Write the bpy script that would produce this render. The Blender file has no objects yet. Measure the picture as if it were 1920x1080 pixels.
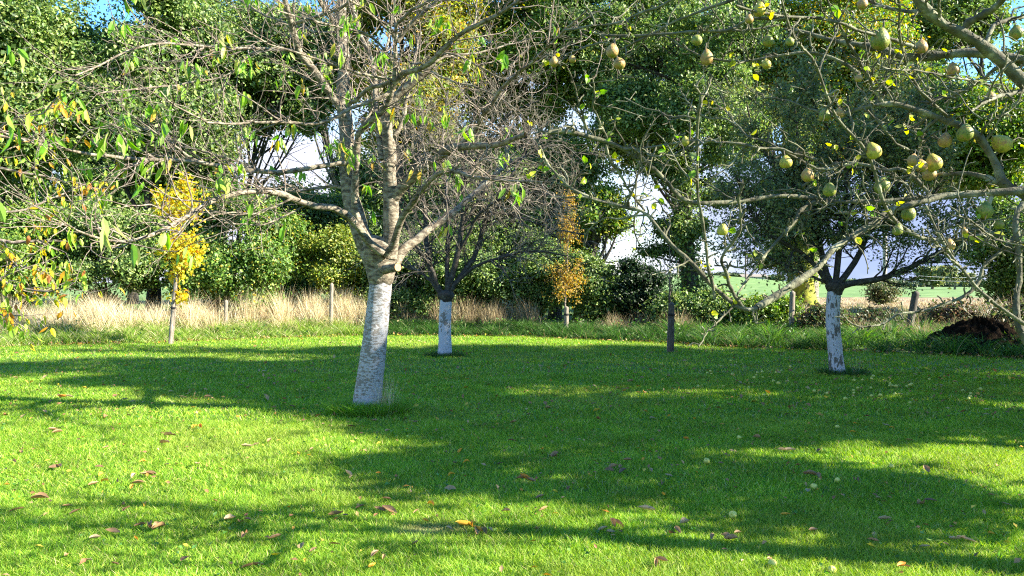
import bpy, math
import numpy as np
from math import radians, pi
from mathutils import Vector

# ------------------------------------------------------------------ scene, camera, world, sun
sc = bpy.context.scene
C = sc.collection
F = 1387.0            # focal length in photo pixels (1920 wide)
CH = 1.6              # eye height
HY = 530.0            # horizon row in the photo
cam_d = bpy.data.cameras.new('camera'); cam = bpy.data.objects.new('camera', cam_d); C.objects.link(cam)
cam.location = (0, 0, CH); cam.rotation_euler = (radians(90), 0, 0)
cam_d.sensor_width = 36; cam_d.lens = 36 * F / 1920; cam_d.shift_y = -(540 - HY) / 1920
cam_d.clip_start = 0.05; cam_d.clip_end = 6000
sc.camera = cam
sc.render.resolution_x = 1024; sc.render.resolution_y = 576
SUN_AZ, SUN_EL = 102.0, 29.0
S = Vector((math.sin(radians(SUN_AZ)) * math.cos(radians(SUN_EL)), math.cos(radians(SUN_AZ)) * math.cos(radians(SUN_EL)), math.sin(radians(SUN_EL))))
sl = bpy.data.lights.new('sun', 'SUN'); sl.energy = 5.0; sl.angle = radians(0.55); sl.color = (1.0, 0.92, 0.77)
so = bpy.data.objects.new('sun', sl); C.objects.link(so); so.rotation_euler = S.to_track_quat('Z', 'Y').to_euler()
w = bpy.data.worlds.new('World'); sc.world = w; w.use_nodes = True
nt = w.node_tree; N = nt.nodes; L = nt.links; N.clear()
out = N.new('ShaderNodeOutputWorld'); bg = N.new('ShaderNodeBackground'); sky = N.new('ShaderNodeTexSky')
sky.sky_type = 'NISHITA'; sky.sun_disc = False; sky.sun_elevation = radians(SUN_EL); sky.sun_rotation = radians(SUN_AZ)
sky.air_density = 1.0; sky.dust_density = 0.1; sky.ozone_density = 2.0
bg.inputs[1].default_value = 0.11
tc = N.new('ShaderNodeTexCoord'); sep = N.new('ShaderNodeSeparateXYZ'); L.new(tc.outputs['Generated'], sep.inputs[0])
mp = N.new('ShaderNodeMapping'); mp.inputs['Scale'].default_value = (1, 1, 2.6); L.new(tc.outputs['Generated'], mp.inputs[0])
nz = N.new('ShaderNodeTexNoise'); nz.inputs['Scale'].default_value = 2.3; nz.inputs['Detail'].default_value = 6; nz.inputs['Roughness'].default_value = 0.55
L.new(mp.outputs[0], nz.inputs['Vector'])
r1 = N.new('ShaderNodeMapRange'); r1.inputs['From Min'].default_value = 0.36; r1.inputs['From Max'].default_value = 0.10; L.new(sep.outputs['Z'], r1.inputs['Value'])   # clouds low down
ad = N.new('ShaderNodeMath'); ad.operation = 'MULTIPLY_ADD'; L.new(r1.outputs[0], ad.inputs[0]); ad.inputs[1].default_value = 0.34; L.new(nz.outputs[0], ad.inputs[2])
r2 = N.new('ShaderNodeMapRange'); r2.interpolation_type = 'SMOOTHSTEP'; r2.inputs['From Min'].default_value = 0.56; r2.inputs['From Max'].default_value = 0.86; L.new(ad.outputs[0], r2.inputs['Value'])
mix = N.new('ShaderNodeMix'); mix.data_type = 'RGBA'; rx = N.new('ShaderNodeMapRange'); rx.inputs['From Min'].default_value = .10; rx.inputs['From Max'].default_value = .38; rx.inputs['To Min'].default_value = 0; rx.inputs['To Max'].default_value = 1; rx.interpolation_type = 'SMOOTHSTEP'; L.new(sep.outputs['X'], rx.inputs['Value']); cm = N.new('ShaderNodeMix'); cm.data_type = 'RGBA'; L.new(rx.outputs[0], cm.inputs[0]); cm.inputs[6].default_value = (2.5, 2.6, 3.1, 1); cm.inputs[7].default_value = (1.15, 1.45, 2.35, 1); L.new(cm.outputs[2], mix.inputs[7]); L.new(r2.outputs[0], mix.inputs[0]); hs_ = N.new('ShaderNodeHueSaturation'); hs_.inputs['Saturation'].default_value = 1.3; L.new(sky.outputs[0], hs_.inputs['Color']); L.new(hs_.outputs[0], mix.inputs[6]); mix.inputs[7].default_value = (2.5, 2.75, 3.6, 1)
L.new(mix.outputs[2], bg.inputs[0]); L.new(bg.outputs[0], out.inputs[0])
vs = sc.view_settings; vs.view_transform = 'Standard'; vs.look = 'None'; vs.gamma = 1; vs.use_curve_mapping = False; vs.exposure = 2.1
cy = sc.cycles; cy.max_bounces = 5; cy.diffuse_bounces = 3; cy.glossy_bounces = 1; cy.transmission_bounces = 3; cy.transparent_max_bounces = 4
cy.caustics_reflective = False; cy.caustics_refractive = False; cy.sample_clamp_indirect = 4
cy.use_denoising = False; cy.filter_width = 1.15

# ------------------------------------------------------------------ helpers
def P(px, py, d):
    return np.array([(px - 960) / F * d, d, CH + (HY - py) / F * d])
def sstep(a, b, x):
    t = np.clip((np.asarray(x, float) - a) / (b - a), 0, 1); return t * t * (3 - 2 * t)
EX = [-900, 0, 300, 700, 1000, 1300, 1700, 1900, 2600]
EY = [17, 18.3, 19.8, 22.4, 21.8, 18.9, 16.6, 15.6, 13]
def E(px): return np.interp(px, EX, EY)
def PX(x, y): return 960 + F * x / np.maximum(y, 0.5)
def _n(x, y, s, o):      # cheap smooth noise
    return (np.sin(x * s + o) * np.cos(y * s * 1.13 + 2.1 * o) + 0.5 * np.sin(x * s * 2.3 + y * s * 1.7 + o * 3) + 0.5 * np.cos(y * s * 2.1 - x * s * 1.4 + o)) / 2
def Hz(x, y):
    x = np.asarray(x, float); y = np.asarray(y, float)
    px = PX(x, y); t = y - E(px); on = (y > 2)
    z = 0.02 * _n(x, y, 0.5, 1.0)
    z = z + on * 0.12 * sstep(0.2, 1.6, t)
    right = sstep(1330, 1480, px) * on
    z = z + right * (0.42 * sstep(3, 8.5, t) + 0.10 * _n(x, y, 1.1, 4) * sstep(2, 5, t) * (1 - sstep(14, 25, t)))
    z = z + (1 - right) * on * 0.38 * sstep(8, 30, t)
    z = z + on * 3.0 * sstep(55, 190, y) * sstep(900, 1150, px) * (1 - sstep(1300, 1620, px))
    return z
def mat_base(name):
    m = bpy.data.materials.new(name); m.use_nodes = True; n = m.node_tree.nodes; l = m.node_tree.links; n.clear()
    o = n.new('ShaderNodeOutputMaterial'); b = n.new('ShaderNodeBsdfPrincipled'); l.new(b.outputs[0], o.inputs[0]); return m, n, l, o, b
def leaf_mat(name, rough=0.42, spec=0.5, trans=0.35):
    m, n, l, o, b = mat_base(name)
    a = n.new('ShaderNodeAttribute'); a.attribute_name = 'col'
    tn = n.new('ShaderNodeTexNoise'); tn.inputs['Scale'].default_value = 30; g = n.new('ShaderNodeNewGeometry'); l.new(g.outputs['Position'], tn.inputs['Vector'])
    mr = n.new('ShaderNodeMapRange'); mr.inputs['To Min'].default_value = 0.75; mr.inputs['To Max'].default_value = 1.25; l.new(tn.outputs[0], mr.inputs['Value'])
    mu = n.new('ShaderNodeMix'); mu.data_type = 'RGBA'; mu.blend_type = 'MULTIPLY'; mu.inputs[0].default_value = 1; l.new(a.outputs['Color'], mu.inputs[6]); l.new(mr.outputs[0], mu.inputs[7])
    l.new(mu.outputs[2], b.inputs['Base Color']); b.inputs['Roughness'].default_value = rough; b.inputs['Specular IOR Level'].default_value = spec
    t = n.new('ShaderNodeBsdfTranslucent'); l.new(mu.outputs[2], t.inputs[0])
    hs = n.new('ShaderNodeHueSaturation'); hs.inputs['Saturation'].default_value = 1.15; hs.inputs['Value'].default_value = 1.25; l.new(mu.outputs[2], hs.inputs['Color']); l.new(hs.outputs[0], t.inputs[0])
    ms = n.new('ShaderNodeMixShader'); ms.inputs[0].default_value = trans; l.new(b.outputs[0], ms.inputs[1]); l.new(t.outputs[0], ms.inputs[2]); l.new(ms.outputs[0], o.inputs[0])
    return m
def ramp_mat(name, stops, scale=8, stretch=(1, 1, 1), rough=0.85, bump=0.3, bscale=None, detail=6, coord='Object', dist=0.02, spec=0.3, rough_n=0.6):
    m, n, l, o, b = mat_base(name)
    t = n.new('ShaderNodeTexCoord'); mp = n.new('ShaderNodeMapping'); mp.inputs['Scale'].default_value = stretch; l.new(t.outputs[coord], mp.inputs[0])
    nn = n.new('ShaderNodeTexNoise'); nn.inputs['Scale'].default_value = scale; nn.inputs['Detail'].default_value = detail; nn.inputs['Roughness'].default_value = rough_n; l.new(mp.outputs[0], nn.inputs['Vector'])
    cr = n.new('ShaderNodeValToRGB'); e = cr.color_ramp.elements
    while len(e) < len(stops): e.new(0.5)
    for k, (p, c) in enumerate(stops): e[k].position = p; e[k].color = (*c, 1)
    l.new(nn.outputs[0], cr.inputs[0]); l.new(cr.outputs[0], b.inputs['Base Color']); b.inputs['Roughness'].default_value = rough; b.inputs['Specular IOR Level'].default_value = spec
    if bump:
        n2 = n.new('ShaderNodeTexNoise'); n2.inputs['Scale'].default_value = bscale or scale * 3; n2.inputs['Detail'].default_value = 5; l.new(mp.outputs[0], n2.inputs['Vector'])
        bp = n.new('ShaderNodeBump'); bp.inputs['Strength'].default_value = bump; bp.inputs['Distance'].default_value = dist; l.new(n2.outputs[0], bp.inputs['Height']); l.new(bp.outputs[0], b.inputs['Normal'])
    return m
class MB:
    """collects geometry and links it as one mesh object"""
    def __init__(s): s.v = []; s.c = []; s.f = []; s.n = 0
    def add(s, v, faces, col=None, mi=0):
        v = np.asarray(v, float).reshape(-1, 3)
        for f in (faces if isinstance(faces, list) else [faces]):
            s.f.append((np.asarray(f, int) + s.n, mi))
        s.v.append(v); s.n += len(v)
        if col is None: col = np.ones((len(v), 3)) * 0.5
        col = np.asarray(col, float)
        if col.ndim == 1: col = np.tile(col, (len(v), 1))
        s.c.append(col)
    def mesh(s, name, mats, smooth=True):
        me = bpy.data.meshes.new(name); v = np.concatenate(s.v)
        me.vertices.add(len(v)); me.vertices.foreach_set('co', v.ravel().astype(np.float32))
        nl = sum(f.size for f, _ in s.f); nf = sum(len(f) for f, _ in s.f)
        me.loops.add(nl); me.polygons.add(nf)
        me.loops.foreach_set('vertex_index', np.concatenate([f.ravel() for f, _ in s.f]).astype(np.int32))
        tot = np.concatenate([np.full(len(f), f.shape[1]) for f, _ in s.f]); st = np.concatenate([[0], np.cumsum(tot)[:-1]])
        me.polygons.foreach_set('loop_start', st.astype(np.int32)); me.polygons.foreach_set('loop_total', tot.astype(np.int32))
        me.polygons.foreach_set('material_index', np.concatenate([np.full(len(f), k) for f, k in s.f]).astype(np.int32))
        me.polygons.foreach_set('use_smooth', np.full(nf, bool(smooth)))
        a = me.color_attributes.new('col', 'FLOAT_COLOR', 'POINT'); c = np.ones((len(v), 4), np.float32); c[:, :3] = np.concatenate(s.c); a.data.foreach_set('color', c.ravel())
        me.update(calc_edges=True)
        for m in (mats if isinstance(mats, (list, tuple)) else [mats]): me.materials.append(m)
        return me
    def build(s, name, mats, parent=None, smooth=True):
        o = bpy.data.objects.new(name, s.mesh(name, mats, smooth)); C.objects.link(o)
        if parent is not None:
            o.parent = parent; o.matrix_parent_inverse = parent.matrix_world.inverted()
        return o
def tag(o, label=None, cat=None, group=None, kind=None):
    for k, v in (('label', label), ('category', cat), ('group', group), ('kind', kind)):
        if v: o[k] = v
    return o
def empty(name, loc, label, cat, group=None):
    o = bpy.data.objects.new(name, None); o.empty_display_size = 0.2; C.objects.link(o); o.location = loc
    from mathutils import Matrix
    o.matrix_world = Matrix.Translation(Vector(loc))
    return tag(o, label, cat, group)
def unit(a): return a / np.maximum(np.linalg.norm(a, axis=-1, keepdims=True), 1e-9)
def tubes(Pn, R, sides):
    """Pn (n,k,3) centre lines, R (n,k) radii -> verts, quads"""
    Pn = np.asarray(Pn, float); R = np.asarray(R, float); n, k, _ = Pn.shape
    T = np.gradient(Pn, axis=1); T = unit(T)
    m = unit(Pn[:, -1] - Pn[:, 0]); ref = np.where(np.abs(m[:, 2:3]) < 0.75, np.array([[0, 0, 1.0]]), np.array([[1.0, 0, 0]]))
    U = unit(np.cross(T, ref[:, None, :])); V = np.cross(T, U)
    a = np.arange(sides) * 2 * pi / sides
    X = Pn[:, :, None, :] + R[:, :, None, None] * (np.cos(a)[None, None, :, None] * U[:, :, None, :] + np.sin(a)[None, None, :, None] * V[:, :, None, :])
    idx = np.arange(n * k * sides).reshape(n, k, sides)
    A = idx[:, :-1]; B = idx[:, 1:]; q = np.stack([A, np.roll(A, -1, 2), np.roll(B, -1, 2), B], -1).reshape(-1, 4)
    return X.reshape(-1, 3), q
def resample(pts, k):
    """smooth (Catmull-Rom) and resample a polyline with extra columns to k points"""
    p = np.asarray(pts, float)
    if len(p) > 2:
        q = np.vstack([2 * p[0] - p[1], p, 2 * p[-1] - p[-2]]); o = []
        for i in range(1, len(q) - 2):
            for t in np.linspace(0, 1, 6, endpoint=False):
                a, b, c, d = q[i - 1], q[i], q[i + 1], q[i + 2]
                o.append(0.5 * (2 * b + (c - a) * t + (2 * a - 5 * b + 4 * c - d) * t * t + (3 * b - a - 3 * c + d) * t ** 3))
        o.append(p[-1]); p = np.array(o)
    s = np.concatenate([[0], np.cumsum(np.linalg.norm(np.diff(p[:, :3], axis=0), axis=1) + 1e-9)])
    u = np.linspace(0, s[-1], k); return np.stack([np.interp(u, s, p[:, j]) for j in range(p.shape[1])], 1)
def grow(st, di, ln, r0, r1, k, rng, wob=0.25, up=0.0):
    n = len(st); d = unit(di); Pn = np.zeros((n, k, 3)); Pn[:, 0] = st; stp = (ln / (k - 1))[:, None]
    for i in range(1, k):
        d = unit(d + rng.normal(0, wob, (n, 3)) + np.array([0, 0, up])); Pn[:, i] = Pn[:, i - 1] + d * stp
    t = np.linspace(0, 1, k)[None]; return Pn, r0[:, None] * (1 - t) + r1[:, None] * t
def spawn(Pn, R, m, rng, ang=(0.5, 1.1), t0=0.2, t1=1.0):
    """m children on each of the lines: start, direction, parent radius, parent length"""
    n, k, _ = Pn.shape; i = np.repeat(np.arange(n), m) if np.isscalar(m) else np.repeat(np.arange(n), m)
    t = rng.uniform(t0, t1, len(i)) * (k - 1); a = np.minimum(t.astype(int), k - 2); f = (t - a)[:, None]
    st = Pn[i, a] * (1 - f) + Pn[i, a + 1] * f; T = unit(Pn[i, a + 1] - Pn[i, a])
    rd = unit(np.cross(T, rng.normal(0, 1, (len(i), 3)))); an = rng.uniform(ang[0], ang[1], len(i))[:, None]
    rad = R[i, a] * (1 - f[:, 0]) + R[i, a + 1] * f[:, 0]; ln = np.linalg.norm(Pn[i, -1] - Pn[i, 0], axis=1)
    return st, unit(T * np.cos(an) + rd * np.sin(an)), rad, ln, t / (k - 1)
def colors(rng, n, pal, jit=0.25):
    w_ = np.array([p[1] for p in pal], float); w_ /= w_.sum(); c = np.array([p[0] for p in pal])[rng.choice(len(pal), n, p=w_)]
    return c * rng.uniform(1 - jit, 1 + jit, (n, 1)) * rng.uniform(0.92, 1.08, (n, 3))
def leaves(mb, c, ax, nm, ln, wd, col, kind='simple', fold=0.25, bend=0.3, mi=0):
    """one leaf per centre: kind simple = 4-vertex rhomb folded on its midrib, long = 8-vertex bent leaf"""
    n = len(c); ax = unit(ax); sd = unit(np.cross(ax, nm)); nm = np.cross(sd, ax); ln = np.broadcast_to(ln, (n,))[:, None]; wd = np.broadcast_to(wd, (n,))[:, None]
    if kind == 'simple':
        v = np.stack([c, c + ax * ln * .45 + sd * wd * .5 + nm * wd * fold, c + ax * ln, c + ax * ln * .45 - sd * wd * .5 + nm * wd * fold], 1)
        b = np.arange(n)[:, None] * 4; f = np.concatenate([b + [0, 1, 2], b + [0, 2, 3]]); mb.add(v.reshape(-1, 3), f, np.repeat(col, 4, 0), mi)
    else:
        bend = np.broadcast_to(bend, (n,))[:, None]
        def q(s, lat, h): return c + ax * ln * s * (1 - 0.25 * np.abs(bend) * s) + nm * ln * (-bend * s * s) + sd * wd * lat + nm * wd * h
        v = np.stack([q(0, 0, 0), q(.3, 0, 0), q(.65, 0, 0), q(1, 0, 0), q(.22, .4, fold), q(.58, .46, fold), q(.22, -.4, fold), q(.58, -.46, fold)], 1)
        b = np.arange(n)[:, None] * 8
        tr = np.concatenate([b + [0, 4, 1], b + [0, 1, 6], b + [2, 5, 3], b + [2, 3, 7]]); qd = np.concatenate([b + [1, 4, 5, 2], b + [6, 1, 2, 7]])
        mb.add(v.reshape(-1, 3), [tr, qd], np.repeat(col, 8, 0), mi)
def blades(mb, b, h, wd, rng, lean, cur, col, segs=2, mi=0, face=None):
    """grass blades: base points b, heights h, widths wd; lean and curve in a random direction"""
    n = len(b); a = rng.uniform(0, 2 * pi, n); dr = np.stack([np.cos(a), np.sin(a), np.zeros(n)], 1)
    a2 = rng.uniform(0, pi, n); sd = np.stack([np.cos(a2), np.sin(a2), np.zeros(n)], 1)
    if face is not None: dr = unit(dr + face)
    lean = np.broadcast_to(lean, (n,))[:, None]; cur = np.broadcast_to(cur, (n,))[:, None]; h = h[:, None]; wd = wd[:, None]
    rows = []
    for i in range(segs):
        t = i / segs; c = b + np.array([0, 0, 1.0]) * h * (t - 0.3 * cur * t * t) + dr * h * (lean * t + cur * t * t); ww = wd * (1 - 0.55 * t) * 0.5
        rows += [c - sd * ww, c + sd * ww]
    t = 1.0; rows.append(b + np.array([0, 0, 1.0]) * h * (t - 0.3 * cur) + dr * h * (lean + cur)); v = np.stack(rows, 1); k = v.shape[1]
    o = np.arange(n)[:, None] * k; fs = []
    for i in range(segs - 1): fs.append(o + [2 * i, 2 * i + 1, 2 * i + 3, 2 * i + 2])
    e = 2 * (segs - 1); fl = [np.concatenate(fs)] if fs else []; fl.append(o + [e, e + 1, e + 2])
    mb.add(v.reshape(-1, 3), fl, np.repeat(col, k, 0), mi)
def onground(x, y, dz=0.0): return np.stack([x, y, Hz(x, y) + dz], -1)

# ------------------------------------------------------------------ materials
M = {}
M['leaf'] = leaf_mat('foliage_gloss', 0.45, 0.4, 0.36)
M['leaf_thin'] = leaf_mat('foliage_thin', 0.5, 0.4, 0.45)
M['grass'] = leaf_mat('grass_blade', 0.55, 0.25, 0.40)
M['dry'] = leaf_mat('dry_stalk', 0.7, 0.2, 0.25)
M['dead'] = leaf_mat('dead_leaf', 0.6, 0.35, 0.15)
M['bark'] = ramp_mat('bark_grey', [(0.3, (.07, .055, .04)), (0.5, (.17, .15, .115)), (0.62, (.30, .28, .22)), (0.8, (.42, .42, .33))], 14, (1, 1, 1.6), bump=0.6, dist=0.012)
M['bark_dark'] = ramp_mat('bark_dark', [(0.3, (.02, .018, .015)), (0.55, (.06, .052, .04)), (0.75, (.16, .16, .12))], 16, bump=0.7, dist=0.015)
M['bark_cherry'] = ramp_mat('bark_cherry', [(0.34, (.05, .04, .03)), (0.46, (.14, .115, .08)), (0.58, (.27, .235, .175)), (0.72, (.31, .32, .21))], 9, (1.5, 1.5, 3.0), bump=0.9, bscale=22, dist=0.012)
M['twig'] = ramp_mat('bark_twig', [(0.3, (.07, .05, .04)), (0.5, (.19, .15, .12)), (0.7, (.36, .33, .25))], 30, bump=0.2)
M['twig_red'] = ramp_mat('bark_twig_reddish', [(0.3, (.07, .06, .045)), (0.5, (.22, .19, .14)), (0.7, (.36, .33, .25))], 12, bump=0)
M['lichen'] = ramp_mat('bark_with_lichen', [(0.30, (.035, .032, .02)), (0.45, (.085, .08, .048)), (0.58, (.15, .15, .09)), (0.68, (.33, .32, .21)), (0.78, (.40, .32, .08))], 11, bump=1.0, bscale=50, dist=0.01, detail=9)
M['mossbark'] = ramp_mat('bark_with_moss', [(0.35, (.06, .05, .03)), (0.5, (.25, .27, .03)), (0.7, (.42, .42, .04))], 5, bump=0.8)
M['wood'] = ramp_mat('weathered_wood', [(0.3, (.12, .10, .075)), (0.55, (.27, .23, .18)), (0.75, (.42, .38, .31))], 9, (6, 6, 0.6), bump=0.6, dist=0.01)
M['wood_dark'] = ramp_mat('weathered_wood_dark', [(0.3, (.035, .03, .025)), (0.55, (.10, .09, .075)), (0.75, (.22, .20, .17))], 9, (6, 6, 0.6), bump=0.6, dist=0.01)
M['cutwood'] = ramp_mat('fresh_cut_wood', [(0.3, (.55, .24, .09)), (0.7, (.75, .42, .20))], 30, bump=0.1)
M['rubber'] = ramp_mat('black_rubber', [(0.3, (.012, .012, .012)), (0.7, (.03, .03, .03))], 30, bump=0)
M['concrete'] = ramp_mat('pole_concrete', [(0.3, (.33, .30, .26)), (0.7, (.46, .43, .38))], 3, bump=0.1)
M['polewood'] = ramp_mat('pole_wood', [(0.3, (.10, .07, .06)), (0.7, (.17, .12, .10))], 3, bump=0)
M['wire'] = ramp_mat('wire_metal', [(0.3, (.35, .36, .38)), (0.7, (.5, .5, .52))], 3, bump=0, rough=0.4)
M['earth'] = ramp_mat('dark_soil', [(0.3, (.006, .004, .0025)), (0.55, (.016, .011, .007)), (0.8, (.05, .036, .022))], 12, bump=1.0, bscale=22, dist=0.08, spec=0.02, rough=1)
def paint_mat(name, bare, flake, white=(.50, .51, .53), stretch=(1, 1, 5), scale=9, seed=0.0, ztop=9.0):
    """whitewash brushed on bark, worn off in flakes and horizontal cracks"""
    m, n, l, o, b = mat_base(name)
    t = n.new('ShaderNodeTexCoord'); mp = n.new('ShaderNodeMapping'); mp.inputs['Scale'].default_value = stretch; mp.inputs['Location'].default_value = (seed, seed, seed); l.new(t.outputs['Object'], mp.inputs[0])
    a = n.new('ShaderNodeTexNoise'); a.inputs['Scale'].default_value = scale; a.inputs['Detail'].default_value = 8; a.inputs['Roughness'].default_value = 0.65; l.new(mp.outputs[0], a.inputs['Vector'])
    a2 = n.new('ShaderNodeTexNoise'); a2.inputs['Scale'].default_value = 2.2; a2.inputs['Detail'].default_value = 2; l.new(t.outputs['Object'], a2.inputs['Vector'])
    s = n.new('ShaderNodeMath'); s.operation = 'MULTIPLY_ADD'; l.new(a2.outputs[0], s.inputs[0]); s.inputs[1].default_value = 0.45; l.new(a.outputs[0], s.inputs[2])
    cr = n.new('ShaderNodeValToRGB'); e = cr.color_ramp.elements; e[0].position = flake; e[0].color = (*bare, 1); e[1].position = flake + 0.035; e[1].color = (*white, 1)
    x = e.new(flake + 0.14); x.color = (white[0] * .88, white[1] * .88, white[2] * .9, 1)
    l.new(s.outputs[0], cr.inputs[0]); b.inputs['Roughness'].default_value = 0.8
    sz = n.new('ShaderNodeSeparateXYZ'); l.new(t.outputs['Object'], sz.inputs[0]); rg = n.new('ShaderNodeTexNoise'); rg.inputs['Scale'].default_value = 13; rg.inputs['Detail'].default_value = 4; l.new(t.outputs['Object'], rg.inputs['Vector'])
    hh = n.new('ShaderNodeMath'); hh.operation = 'MULTIPLY_ADD'; l.new(rg.outputs[0], hh.inputs[0]); hh.inputs[1].default_value = 0.28; l.new(sz.outputs[2], hh.inputs[2])
    gt = n.new('ShaderNodeMapRange'); gt.inputs['From Min'].default_value = ztop + .12; gt.inputs['From Max'].default_value = ztop + .15; l.new(hh.outputs[0], gt.inputs['Value'])
    lo = n.new('ShaderNodeMapRange'); lo.inputs['From Min'].default_value = .26; lo.inputs['From Max'].default_value = .16; lo.inputs['To Max'].default_value = .75; l.new(hh.outputs[0], lo.inputs['Value'])
    mxx = n.new('ShaderNodeMath'); mxx.operation = 'MAXIMUM'; l.new(gt.outputs[0], mxx.inputs[0]); l.new(lo.outputs[0], mxx.inputs[1])
    mc = n.new('ShaderNodeMix'); mc.data_type = 'RGBA'; l.new(mxx.outputs[0], mc.inputs[0]); l.new(cr.outputs[0], mc.inputs[6]); mc.inputs[7].default_value = (bare[0] * .6, bare[1] * .6, bare[2] * .55, 1); l.new(mc.outputs[2], b.inputs['Base Color'])
    bp = n.new('ShaderNodeBump'); bp.inputs['Strength'].default_value = 0.8; bp.inputs['Distance'].default_value = 0.012; l.new(s.outputs[0], bp.inputs['Height']); l.new(bp.outputs[0], b.inputs['Normal']); return m
M['wash_cherry'] = paint_mat('whitewash_on_cherry', (.19, .17, .15), 0.68, white=(.40, .40, .41), stretch=(1.3, 1.3, 3.2), scale=14, ztop=1.58)
M['wash_plum'] = paint_mat('whitewash_flaking', (.20, .18, .15), 0.61, stretch=(1.6, 1.6, 1.2), scale=9, seed=3, ztop=1.27)
M['wash_apple'] = paint_mat('whitewash_worn', (.12, .11, .09), 0.66, stretch=(2.2, 2.2, .8), scale=9, seed=7, ztop=1.48)

# ------------------------------------------------------------------ ground, fields, hills
def sheet(name, xs, ys, zf, mat):
    X, Y = np.meshgrid(xs, ys); Z = zf(X, Y); v = np.stack([X, Y, Z], -1).reshape(-1, 3); a = np.arange(len(v)).reshape(len(ys), len(xs))
    q = np.stack([a[:-1, :-1], a[:-1, 1:], a[1:, 1:], a[1:, :-1]], -1).reshape(-1, 4); mb = MB(); mb.add(v, q); o = mb.build(name, mat); return tag(o, kind='structure')
m, n, l, o_, b = mat_base('lawn_soil')
g = n.new('ShaderNodeNewGeometry'); t1 = n.new('ShaderNodeTexNoise'); t1.inputs['Scale'].default_value = 60; t1.inputs['Detail'].default_value = 5; l.new(g.outputs['Position'], t1.inputs['Vector'])
c1 = n.new('ShaderNodeValToRGB'); e = c1.color_ramp.elements; e[0].position = .35; e[0].color = (.05, .10, .012, 1); e[1].position = .68; e[1].color = (.13, .24, .03, 1); l.new(t1.outputs[0], c1.inputs[0])
t2 = n.new('ShaderNodeTexNoise'); t2.inputs['Scale'].default_value = 0.7; t2.inputs['Detail'].default_value = 4; l.new(g.outputs['Position'], t2.inputs['Vector'])
c2 = n.new('ShaderNodeMix'); c2.data_type = 'RGBA'; mr = n.new('ShaderNodeMapRange'); mr.inputs['From Min'].default_value = .5; mr.inputs['From Max'].default_value = .75; mr.inputs['To Max'].default_value = .5; l.new(t2.outputs[0], mr.inputs[0]); l.new(mr.outputs[0], c2.inputs[0]); l.new(c1.outputs[0], c2.inputs[6]); c2.inputs[7].default_value = (.20, .22, .05, 1)
l.new(c2.outputs[2], b.inputs['Base Color']); b.inputs['Roughness'].default_value = .95; M['lawn'] = m
xs = np.unique(np.concatenate([np.linspace(-3000, -120, 14), np.linspace(-120, -30, 25), np.linspace(-30, 30, 161), np.linspace(30, 120, 25), np.linspace(120, 3000, 14)]))
ys = np.unique(np.concatenate([np.linspace(-300, -8, 8), np.linspace(-8, 45, 161), np.linspace(45, 250, 50), np.linspace(250, 3500, 14)]))
M['farland'] = ramp_mat('far_land', [(0.35, (.10, .15, .05)), (0.6, (.16, .22, .08))], 0.02, bump=0, coord='Object')
ground = sheet('ground', xs, ys, Hz, M['lawn'])
M['stubble'] = ramp_mat('stubble_field', [(0.3, (.15, .10, .055)), (0.5, (.27, .19, .11)), (0.7, (.38, .29, .17))], 3.0, (1, .3, 1), bump=0, coord='Object')
M['green_field'] = ramp_mat('green_crop', [(0.3, (.07, .13, .025)), (0.5, (.12, .21, .045)), (0.72, (.24, .30, .11))], 1.2, (1, .35, 1), bump=0, coord='Object')
sheet('stubble_field', np.linspace(4, 95, 90), np.linspace(27, 52, 40), lambda x, y: Hz(x, y) + 0.02, M['stubble'])
sheet('green_field', np.linspace(-60, 260, 120), np.linspace(52.3, 230, 90), lambda x, y: Hz(x, y) + 0.02, M['green_field'])
M['hill'] = ramp_mat('far_hill', [(0.3, (.035, .06, .07)), (0.7, (.07, .10, .11))], 0.05, bump=0, coord='Object')
rng = np.random.default_rng(1)
def ridge(name, x0, x1, y, h, mat, seed, dep=90):
    xs_ = np.linspace(x0, x1, 120); u = (xs_ - x0) / (x1 - x0)
    prof = h * np.sin(pi * u) ** 0.5 * (0.72 + 0.28 * np.sin(u * 7 + seed)) + 0.35 * np.random.default_rng(seed).random(120)
    rows = [(y - dep, -1), (y - dep * .4, 1.0), (y, 1.15), (y + dep * .5, .8), (y + dep, -1)]
    v = []; 
    for yy, k in rows: v.append(np.stack([xs_, np.full(120, yy), prof * k if k > 0 else np.full(120, -1.0)], 1))
    a = np.arange(600).reshape(5, 120); q = np.stack([a[:-1, :-1], a[:-1, 1:], a[1:, 1:], a[1:, :-1]], -1).reshape(-1, 4); mb = MB(); mb.add(np.concatenate(v), q); return tag(mb.build(name, mat), kind='structure')
ridge('hills', 150, 340, 760, 6.0, M['hill'], 3)
ridge('hills', 330, 700, 820, 5.0, M['hill'], 5)
ridge('hills', 60, 240, 620, 2.4, M['farland'], 8)

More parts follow.
